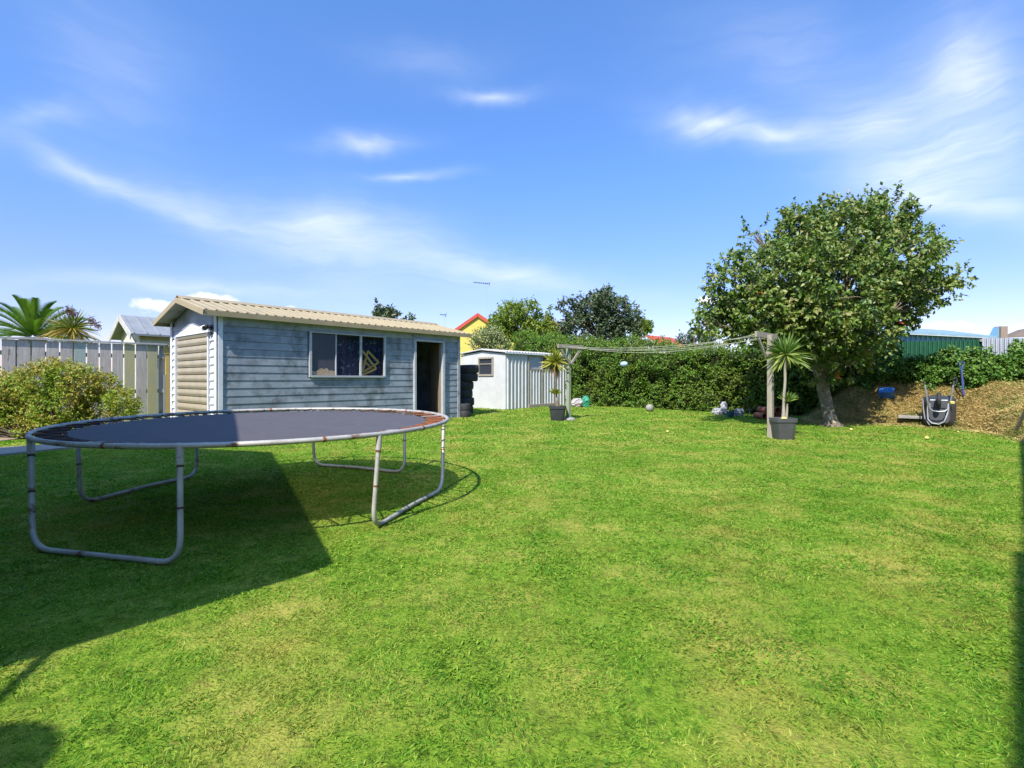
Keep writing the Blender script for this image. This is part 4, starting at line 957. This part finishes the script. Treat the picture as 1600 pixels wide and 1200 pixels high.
sword(cc, 190, .95, .045, 1, M['cab'], cab, 'crown', .1, -.8, .25)
sword(At(98,510,19.2), 90, .75, .045, 1, M['cab'], cab, 'side_crown', .1, -.8, .25)
fp = []
for px, py, r_ in ((106,484,7),(112,488,7),(117,491,5),(146,504,7),(152,510,6),(142,500,5)):
    c_ = np.array(tuple(At(px, py, 18.8))); fp.append(c_+rdir(60)*(r_/F*18.8)*RNG.random((60,1))**.5)
fp = np.concatenate(fp); V, Fc, rr_ = twigs(fp, rdir(len(fp)), 3, .06, .045, .6); npobj('flower_heads', V, Fc, M['flower'], cab, cb, rnd=rr_)

# ------------------------------------------------------------------ background buildings
def gable_house(name, label, c0, a, la, b_, lb, z0, ze, zr, wallm, roofm, over=.3, barge=None, cat='house', ribs_=0, rt=.06):
    """gable face spans a (la) with its near corner at c0; ridge runs along b_ (lb)"""
    root = thing(name, label, cat, (c0.x, c0.y, z0)); mb = MB(); c0 = Vector((c0.x, c0.y, 0))
    mb.prism([c0+Zv*z0, c0+a*la+Zv*z0, c0+a*la+Zv*ze, c0+a*la/2+Zv*(zr-.05), c0+Zv*ze], b_*lb); obj('wall', mb, wallm, root)
    sl = (zr-ze)/(la/2); mb = MB()
    for s_ in (0, 1):
        e = c0+a*(-over if s_ == 0 else la+over)+Zv*(ze-sl*over); r_ = c0+a*la/2+Zv*zr
        mb.prism([e-b_*over, r_-b_*over, r_-b_*over+Zv*rt, e-b_*over+Zv*rt], b_*(lb+2*over))
        if ribs_:
            x_ = -over+.05
            while x_ < lb+over:
                mb.prism([e+b_*x_+Zv*rt, e+b_*(x_+.05)+Zv*rt, e+b_*(x_+.04)+Zv*(rt+.03), e+b_*(x_+.01)+Zv*(rt+.03)], r_-e); x_ += ribs_
    obj('roof', mb, roofm, root)
    mb = MB()
    for s_ in (0, 1):
        e = c0+a*(-over-.02 if s_ == 0 else la+over+.02)+Zv*(ze-sl*over-.04); r_ = c0+a*la/2+Zv*(zr-.02); mb.bar(e-b_*(over+.02), r_-b_*(over+.02), .03, .2)
    obj('bargeboard', mb, barge or roofm, root); return root
# neighbour's garage
q = At(217, 517, 17.0)
q0 = At(172, 520, 18.8)
a_ = -N; c0 = Vector((At(218,520,16.6).x, 16.6, 0))
gh = gable_house('garage', 'pale grey gabled garage with ribbed roof beyond the left fence', c0, a_, 2.3, U, 5.0, .1, 2.82, 3.38, M['tin_roof'], M['garage_roof'], .28, M['tin_roof'], 'garage', .35)
mb = MB(); mb.box(c0+a_*1.15-U*.012+Zv*1.3, (1.7,.04,2.3), (a_, U, Zv)); mb.prism([c0+a_*.3-U*.02+Zv*2.5, c0+a_*2.0-U*.02+Zv*2.5, c0+a_*1.15-U*.02+Zv*2.85], -U*.03); obj('door', mb, M['cream'], gh)
mb = MB(); mb.box(c0+U*2.5+N*.03+Zv*2.7, (5,.02,.25), (U, N, Zv)); obj('wall_panel', mb, M['beige'], gh)
# yellow house
c0 = At(806, 560, 34); c0.z = 0
gable_house('yellow_house', 'yellow rendered house with bright red gabled roof behind the tin shed', c0, Vector((-1,.12,0)).normalized(), 5.1, Vector((.12,1,0)).normalized(), 9, .3, At(0,531,34).z, At(0,491,34).z, M['yellow'], M['redroof'], .12, M['redroof'], rt=.12)
c0 = At(1010, 560, 44); c0.z = 0
rh = thing('red_roof_house', 'low house with red tiled roof and cream gable beyond the middle of the hedge', 'house', (c0.x, c0.y, .5))
A_, B_, C_, D_ = At(1009,527,44), At(1014,524,46), At(1062,531,50), At(1062,545,44)
z_e = At(0,541,44).z
mb = MB(); mb.prism([At(1012,560,44), At(1075,560,44), At(1075,542,44), At(1022,536,44), At(1012,529,44)], (0,6,0)); obj('wall', mb, M['cream'], rh)
mb = MB(); mb.prism([At(1009,526,43.8), At(1034,541,43.6), At(1078,544,43.6), At(1050,530,47.8)], (0,0,.15)); obj('roof', mb, M['redroof'], rh)
# blue shed, green and zinc fences, chimney on the right
bs = thing('blue_shed', 'blue corrugated metal shed with pale roof behind the green fence', 'shed', At(1480, 560, 22))
mb = MB(); a0, a1 = At(1392, 560, 21.5), At(1556, 560, 21.5); a0.z = a1.z = .3
zt0, zt1 = At(0,521,21.5).z, At(0,529,21.5).z
mb.prism([a0, a1, Vector((a1.x,a1.y,zt1)), Vector((a0.x,a0.y,zt0))], (0,4,0))
k = a0.x
while k < a1.x:
    s_ = (k-a0.x)/(a1.x-a0.x); mb.prism([(k-.03,a0.y,.3),(k,a0.y-.05,.3),(k+.05,a0.y-.05,.3),(k+.08,a0.y,.3)], (0,0,zt0+(zt1-zt0)*s_-.32)); k += .21
obj('wall', mb, M['blue'], bs)
mb = MB(); mb.prism([At(1386,520,21.2), At(1557,528.5,21.2), At(1557,526.5,21.2), At(1386,517.5,21.2)], (-.1,2.6,.52))
for k in range(30):
    s_ = k/29; p0 = At(1386+171*s_, 517.5+9*s_, 21.2); mb.prism([p0, p0+Vector((.06,0,0)), p0+Vector((.05,0,.03)), p0+Vector((.01,0,.03))], (-.1,2.6,.52))
obj('roof', mb, M['bluer'], bs)
def sheetfence(name, label, px0, px1, ytop0, ytop1, d0, d1, mat, pitch=.16):
    root = thing(name, label, 'fence', At(px0, 560, d0)); mb = MB(); n_ = int((px1-px0)/F*d0/pitch*1.1)*2; vs = []
    for i in range(n_+1):
        s_ = i/n_; px = px0+(px1-px0)*s_; d = d0+(d1-d0)*s_+(.035 if i % 2 else -.035)*.8
        for sh in (0, .3):
            x0 = At(px+sh*(px1-px0)/n_*2.2, 0, d).x; vs += [(x0, d, .2), (x0, d, At(0, ytop0+(ytop1-ytop0)*s_, d0+(d1-d0)*s_).z)]
    m_ = len(vs)//2; mb.add(vs, [(2*i, 2*i+2, 2*i+3, 2*i+1) for i in range(m_-1)]); o = obj('sheet', mb, mat, root); sm = o.modifiers.new('s','SOLIDIFY'); sm.thickness = .01
    mb = MB(); mb.bar(At(px0, ytop0+3, d0)+Vector((0,.1,0)), At(px1, ytop1+3, d1)+Vector((0,.1,0)), .05, .08); obj('rail', mb, M['post'], root); return root
sheetfence('green_fence', 'dark green corrugated metal fence above the creeper', 1396, 1534, 534, 531, 17.2, 17.0, M['green'])
sheetfence('zinc_fence', 'pale grey corrugated metal fence at the right above the creeper', 1535, 1640, 528.5, 527, 16.9, 16.5, M['zinc'])
ch = thing('chimney', 'small brick chimney with a blue metal side flashing above the grey fence', 'chimney', At(1566, 545, 24))
mb = MB(); z0_, z1_ = At(0,545,24).z, At(0,510,24).z; cx_ = At(1567,0,24).x; mb.box((cx_, 24.1, (z0_-2.+z1_)/2), (.32,.35,z1_-z0_+2.)); obj('stack', mb, M['brick'], ch)
mb = MB(); mb.prism([At(1552,529,23.9), At(1561,511,23.9), At(1561,529,23.9)], (0,.3,0)); obj('flashing', mb, M['blue'], ch)
mb = MB(); mb.prism([At(1574,527,25), At(1640,524,25), At(1640,508,25.5), At(1606,514,25.5)], (0,.5,.0)); nr_ = tag(obj('neighbour_roof', mb, M['inner'], None, At(1600,520,25)), 'dark roof edge at the far right behind the grey fence', 'roof')
# aerials
def aerial(label, px, ytop, ybase, d, hw, n_, mastw=.012):
    b_ = At(px, ybase, d); t_ = At(px, ytop, d); root = thing('tv_aerial', label, 'aerial', b_, 'television aerials above the roofs')
    mb = MB(); mb.tube([b_, t_], mastw, 6); obj('mast', mb, M['metal'], root)
    mb = MB(); u_ = Vector((1,.3,-.04)).normalized(); l_ = hw; a = t_-u_*l_*1.5; c_ = t_+u_*l_*.35; mb.tube([a, c_], .02, 6)
    for k in range(n_):
        q = a.lerp(c_, k/(n_-1)); w_ = .10+.02*k; mb.tube([q-Vector((0,w_,w_*.5)), q+Vector((0,w_,w_*.5))], .012, 5)
    mb.tube([c_-Vector((0,.2,.14)), c_+Vector((0,.2,.14))], .02, 5); obj('boom', mb, M['plastic'], root)
aerial('tall thin television aerial with a long boom above the yellow house', 760, 443, 528, 32, .55, 9, .0045)
aerial('small television aerial rising behind the beige roof end', 695, 492, 545, 33, .2, 4, .006)

# ------------------------------------------------------------------ house and added casters outside the frame that cast the shadows
AZ, EL = R(26), R(48)
sunv = Vector((math.sin(AZ)*math.cos(EL), math.cos(AZ)*math.cos(EL), -math.sin(EL)))
shf = Vector((sunv.x, sunv.y, 0))/math.sin(EL)     # shadow shift per metre
P1 = G(523, 880); ZE = 2.4; ec = P1-shf*(ZE-P1.z); ec.z = 0
hw = 4.75; rise = .48
root = thing('dwelling', 'house with a gabled roof standing just left of the lawn, its roof shading the trampoline', 'house', (ec.x, ec.y, 0))
e0 = ec+Zv*ZE; r0_ = ec-N*hw+Zv*(ZE+rise*hw); e1 = ec-N*(hw*1.9)+Zv*(ZE+rise*hw*.1)
mb = MB(); mb.prism([e0, r0_, e1, e1-Zv*.15, r0_-Zv*.15, e0-Zv*.15], -U*9); obj('roof', mb, M['garage_roof'], root)
wi = lambda p_: p_-U*.5
mb = MB(); q0_ = ec-N*.5-U*.4; q1_ = ec-N*(hw*1.9-.5)-U*.4; mb.prism([q0_-Zv*.1, q1_-Zv*.1, q1_+Zv*2.4, ec-N*hw-U*.4+Zv*(ZE+rise*hw-.3), q0_+Zv*2.5], -U*8.2); obj('wall', mb, M['cream'], root)
q = G(60,1190)-shf*2.75+Vector((-.28,-.2,0)); q.z = 2.75; dsh = thing('shadow_dish', 'unseen round dish added to cast the round shadow on the near left of the lawn', 'satellite dish', q)  # made-up caster, unseen, turned to the sun for a round shadow
mb = MB(); dv2 = sunv*-1; a2 = dv2.cross(Zv).normalized(); b2 = dv2.cross(a2); mb.lathe(q, [(.02,0),(.17,.03),(.32,.1),(.325,.11),(.16,.045),(.01,.015)], 24, (a2, b2, dv2)); obj('dish', mb, M['metal'], dsh, smooth=True)
tgt = ec-U*1.4-N*.1+Zv*2.4; mb = MB(); mb.tube([q, tgt], .025, 8); obj('arm', mb, M['metal'], dsh)
# added two-storey house, out of frame; its eave casts the right edge shade
sa, sb2, hE = G(1584,1200), Vector((8.68,8.84,0)), 4.6
fa_, fb2 = Vector((sa.x,sa.y,0))-shf*hE, Vector((sb2.x,sb2.y,0))-shf*hE; dirf = (fb2-fa_).normalized(); nf = Vector((dirf.y,-dirf.x,0))
nh = thing('shade_house', 'unseen tall cream house added to cast the shade along the right side of the lawn', 'house', fa_+nf*.5)
LH = (fb2-fa_).length+1.6
def NHp(x_, o, z): return fa_+dirf*x_+nf*o+Zv*z
mb = MB(); mb.prism([NHp(-3,.5,-.1), NHp(-3,7.5,-.1), NHp(-3,7.5,hE-.1), NHp(-3,4,hE+1.6), NHp(-3,.5,hE-.1)], dirf*(LH+2.6)); obj('wall', mb, M['cream'], nh)
mb = MB(); mb.prism([NHp(-3.4,.04,hE-.06), NHp(-3.4,4,hE+1.75), NHp(-3.4,7.96,hE-.06), NHp(-3.4,7.96,hE+.02), NHp(-3.4,4,hE+1.85), NHp(-3.4,.04,hE+.02)], dirf*(LH+3.4)); obj('roof', mb, M['garage_roof'], nh)
mb = MB(); mb.bar(NHp(-3.4,.04,hE-.04), NHp(2.9,.04,hE-.04), .10, .12); mb.bar(NHp(2.9,.075,hE-.04), NHp(LH,.075,hE-.04), .08, .11); obj('gutter', mb, M['white'], nh)
for x_ in (.5, 4.2):
    mb = MB(); mb.box(NHp(x_,.48,1.7), (1.5,.06,1.2), (dirf, nf, Zv)); wf = obj('window', mb, M['white'], nh); mb = MB(); mb.box(NHp(x_,.44,1.7), (1.36,.03,1.06), (dirf, nf, Zv)); obj('pane', mb, M['darkglass'], wf)

# ------------------------------------------------------------------ sky, sun, camera
w = bpy.data.worlds.new('World'); bpy.context.scene.world = w; w.use_nodes = True; nt = w.node_tree; bg = nt.nodes['Background']
sky = nt.nodes.new('ShaderNodeTexSky'); sky.sky_type = 'NISHITA'; sky.sun_disc = False; sky.sun_elevation = EL
sky.sun_rotation = math.pi+AZ; sky.air_density = 1.0; sky.dust_density = .3; sky.ozone_density = 3.0
def mth(op, a, b_=None, c_=None, clamp=False):
    n_ = nt.nodes.new('ShaderNodeMath'); n_.operation = op; n_.use_clamp = clamp
    for i, v in enumerate((a, b_, c_)):
        if v is None: continue
        if hasattr(v, 'node'): nt.links.new(v, n_.inputs[i])
        else: n_.inputs[i].default_value = v
    return n_.outputs[0]
tc = nt.nodes.new('ShaderNodeTexCoord'); sep = nt.nodes.new('ShaderNodeSeparateXYZ'); nt.links.new(tc.outputs['Generated'], sep.inputs[0])
az = mth('ARCTAN2', sep.outputs[0], sep.outputs[1]); el = mth('ARCSINE', sep.outputs[2])
cmb = nt.nodes.new('ShaderNodeCombineXYZ'); nt.links.new(az, cmb.inputs[0]); nt.links.new(el, cmb.inputs[1])
def nz(scale, detail, vec, rot=0, src=None, dist=0, rough=.55):
    mp = nt.nodes.new('ShaderNodeMapping'); nt.links.new(src or cmb.outputs[0], mp.inputs[0]); mp.inputs['Scale'].default_value = vec; mp.inputs['Rotation'].default_value = (0,0,rot)
    n_ = nt.nodes.new('ShaderNodeTexNoise'); nt.links.new(mp.outputs[0], n_.inputs['Vector']); n_.inputs['Scale'].default_value = scale; n_.inputs['Detail'].default_value = detail; n_.inputs['Distortion'].default_value = dist; n_.inputs['Roughness'].default_value = rough
    return n_
wn_ = nz(3.0, 4, (1,1,1)); va = nt.nodes.new('ShaderNodeVectorMath'); va.operation = 'MULTIPLY_ADD'; nt.links.new(wn_.outputs['Color'], va.inputs[0]); va.inputs[1].default_value = (.22,.13,0)
nt.links.new(cmb.outputs[0], va.inputs[2])
wv = nt.nodes.new('ShaderNodeVectorMath'); wv.operation = 'SUBTRACT'; nt.links.new(va.outputs[0], wv.inputs[0]); wv.inputs[1].default_value = (.11,.065,0)
def ae(px, py):
    x, z = (px-800)/F, (HZ-py)/F; return math.atan2(x, 1), math.atan2(z, math.hypot(x, 1))
streak = mth('MULTIPLY_ADD', nz(13, 11, (.45,3.6,1), R(10), wv.outputs[0], .5, .62).outputs['Fac'], 1.7, -.3, True)
streak2 = mth('MULTIPLY_ADD', nz(6, 11, (.8,2.6,1), R(-22), wv.outputs[0], .4, .6).outputs['Fac'], 1.6, -.25, True)
def wisp(p0, p1, width, inten, soft=1.5):
    (a0_, e0_), (a1_, e1_) = ae(*p0), ae(*p1); ca_, ce_ = (a0_+a1_)/2, (e0_+e1_)/2; ln = math.hypot(a1_-a0_, e1_-e0_)/2; an = math.atan2(e1_-e0_, a1_-a0_)
    mp = nt.nodes.new('ShaderNodeMapping'); mp.vector_type = 'TEXTURE'; nt.links.new(wv.outputs[0], mp.inputs[0])
    mp.inputs['Location'].default_value = (ca_, ce_, 0); mp.inputs['Rotation'].default_value = (0,0,an); mp.inputs['Scale'].default_value = (ln, width/F, 1)
    le = nt.nodes.new('ShaderNodeVectorMath'); le.operation = 'LENGTH'; nt.links.new(mp.outputs[0], le.inputs[0])
    q_ = mth('POWER', le.outputs['Value'], soft); return mth('MULTIPLY', mth('EXPONENT', mth('MULTIPLY', q_, -1.9)), inten)
ws = [((-60,205),(260,315),15,.6),((180,290),(420,370),18,.4),((300,310),(760,400),50,.42),((560,390),(1000,450),24,.6),((420,340),(640,380),40,.35),((-60,432),(560,450),16,.42),((480,235),(650,225),15,.85),((560,285),(720,282),10,.55),
      ((690,145),(850,140),11,.7),((1000,175),(1170,225),24,.8),((1090,225),(1330,205),22,.8),((1250,215),(1500,150),40,.7),((1400,180),(1660,50),70,.62),((1480,110),(1680,20),60,.3),((150,262),(620,415),30,.22),((1260,290),(1640,225),46,.75),((1330,300),(1680,330),26,.7),((1400,240),(1700,200),60,.5),
      ((-80,185),(170,190),14,.4),((0,70),(330,130),90,.22),((520,80),(800,90),30,.22),((1000,60),(1500,90),90,.25),((200,370),(900,470),90,.2)]
tot = None
for i, (p0, p1, wd_, it) in enumerate(ws):
    m_ = wisp(p0, p1, wd_, it); tot = m_ if tot is None else mth('ADD', tot, m_)
fac = mth('MULTIPLY', tot, mth('ADD', mth('MULTIPLY_ADD', streak, .5, .1), mth('MULTIPLY', streak2, .42)), None, True)
# cumulus heads low on the horizon
pu = nz(10, 8, (1,1.3,1), 0, None, 0, .6).outputs['Fac']; cum = None
for px, py, rx, ry in ((1485,512,50,14),(1590,512,45,14),(1440,520,40,12),(1640,520,60,20),(250,480,35,12),(325,470,35,10),(455,480,30,8),(1105,470,16,8),(1530,524,90,10)):
    a_, e_ = ae(px, py); mp = nt.nodes.new('ShaderNodeMapping'); mp.vector_type = 'TEXTURE'; nt.links.new(cmb.outputs[0], mp.inputs[0]); mp.inputs['Location'].default_value = (a_, e_, 0); mp.inputs['Scale'].default_value = (rx/F, ry/F, 1)
    le = nt.nodes.new('ShaderNodeVectorMath'); le.operation = 'LENGTH'; nt.links.new(mp.outputs[0], le.inputs[0]); v = mth('SUBTRACT', 1.0, le.outputs['Value']); cum = v if cum is None else mth('MAXIMUM', cum, v)
cf = mth('MULTIPLY', mth('ADD', cum, mth('MULTIPLY', mth('SUBTRACT', pu, .55), 4.5)), 2.2, None, True)
hs = nt.nodes.new('ShaderNodeHueSaturation'); hs.inputs['Saturation'].default_value = 1.22; hs.inputs['Value'].default_value = 1.0; nt.links.new(sky.outputs[0], hs.inputs['Color'])
KS = .15
def wmix(f, a, b_):
    m_ = nt.nodes.new('ShaderNodeMix'); m_.data_type = 'RGBA'; nt.links.new(f, m_.inputs[0]); nt.links.new(a, m_.inputs[6]); m_.inputs[7].default_value = (*b_, 1); return m_.outputs[2]
tn = nt.nodes.new('ShaderNodeMix'); tn.data_type = 'RGBA'; tn.blend_type = 'MULTIPLY'; tn.inputs[0].default_value = 1; nt.links.new(hs.outputs[0], tn.inputs[6]); nt.links.new(ramp(nt, el, [(.0,(.68,.54,.68)),(.18,(.80,.655,.82)),(.35,(.95,.85,.98)),(.64,(1.2,1.03,1.12)),(1.0,(2.4,2.1,1.9))]), tn.inputs[7])  # last stop brightens the unseen overhead sky as added fill light
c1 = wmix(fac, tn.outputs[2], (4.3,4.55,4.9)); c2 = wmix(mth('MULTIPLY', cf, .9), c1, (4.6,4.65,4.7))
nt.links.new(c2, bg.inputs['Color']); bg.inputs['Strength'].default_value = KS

sl = bpy.data.lights.new('sun', 'SUN'); sl.energy = 4.4; sl.angle = R(.55); sl.color = (1,.95,.86); so = bpy.data.objects.new('sun', sl); C.objects.link(so)
so.rotation_euler = sunv.to_track_quat('-Z', 'Y').to_euler(); so.location = (-6,-10,14)
cam = bpy.data.cameras.new('camera'); cam.lens = 18; cam.sensor_width = 36; cam.clip_end = 5000; cam.clip_start = .05; cam.shift_y = -8/1600
co = bpy.data.objects.new('camera', cam); C.objects.link(co); co.location = (0,0,CAMH); co.rotation_euler = (R(90),0,0)
sc = bpy.context.scene; sc.camera = co
sc.view_settings.view_transform = 'Standard'; sc.view_settings.look = 'None'; sc.view_settings.exposure = .85; sc.view_settings.gamma = 1
sc.cycles.max_bounces = 8; sc.cycles.transparent_max_bounces = 12
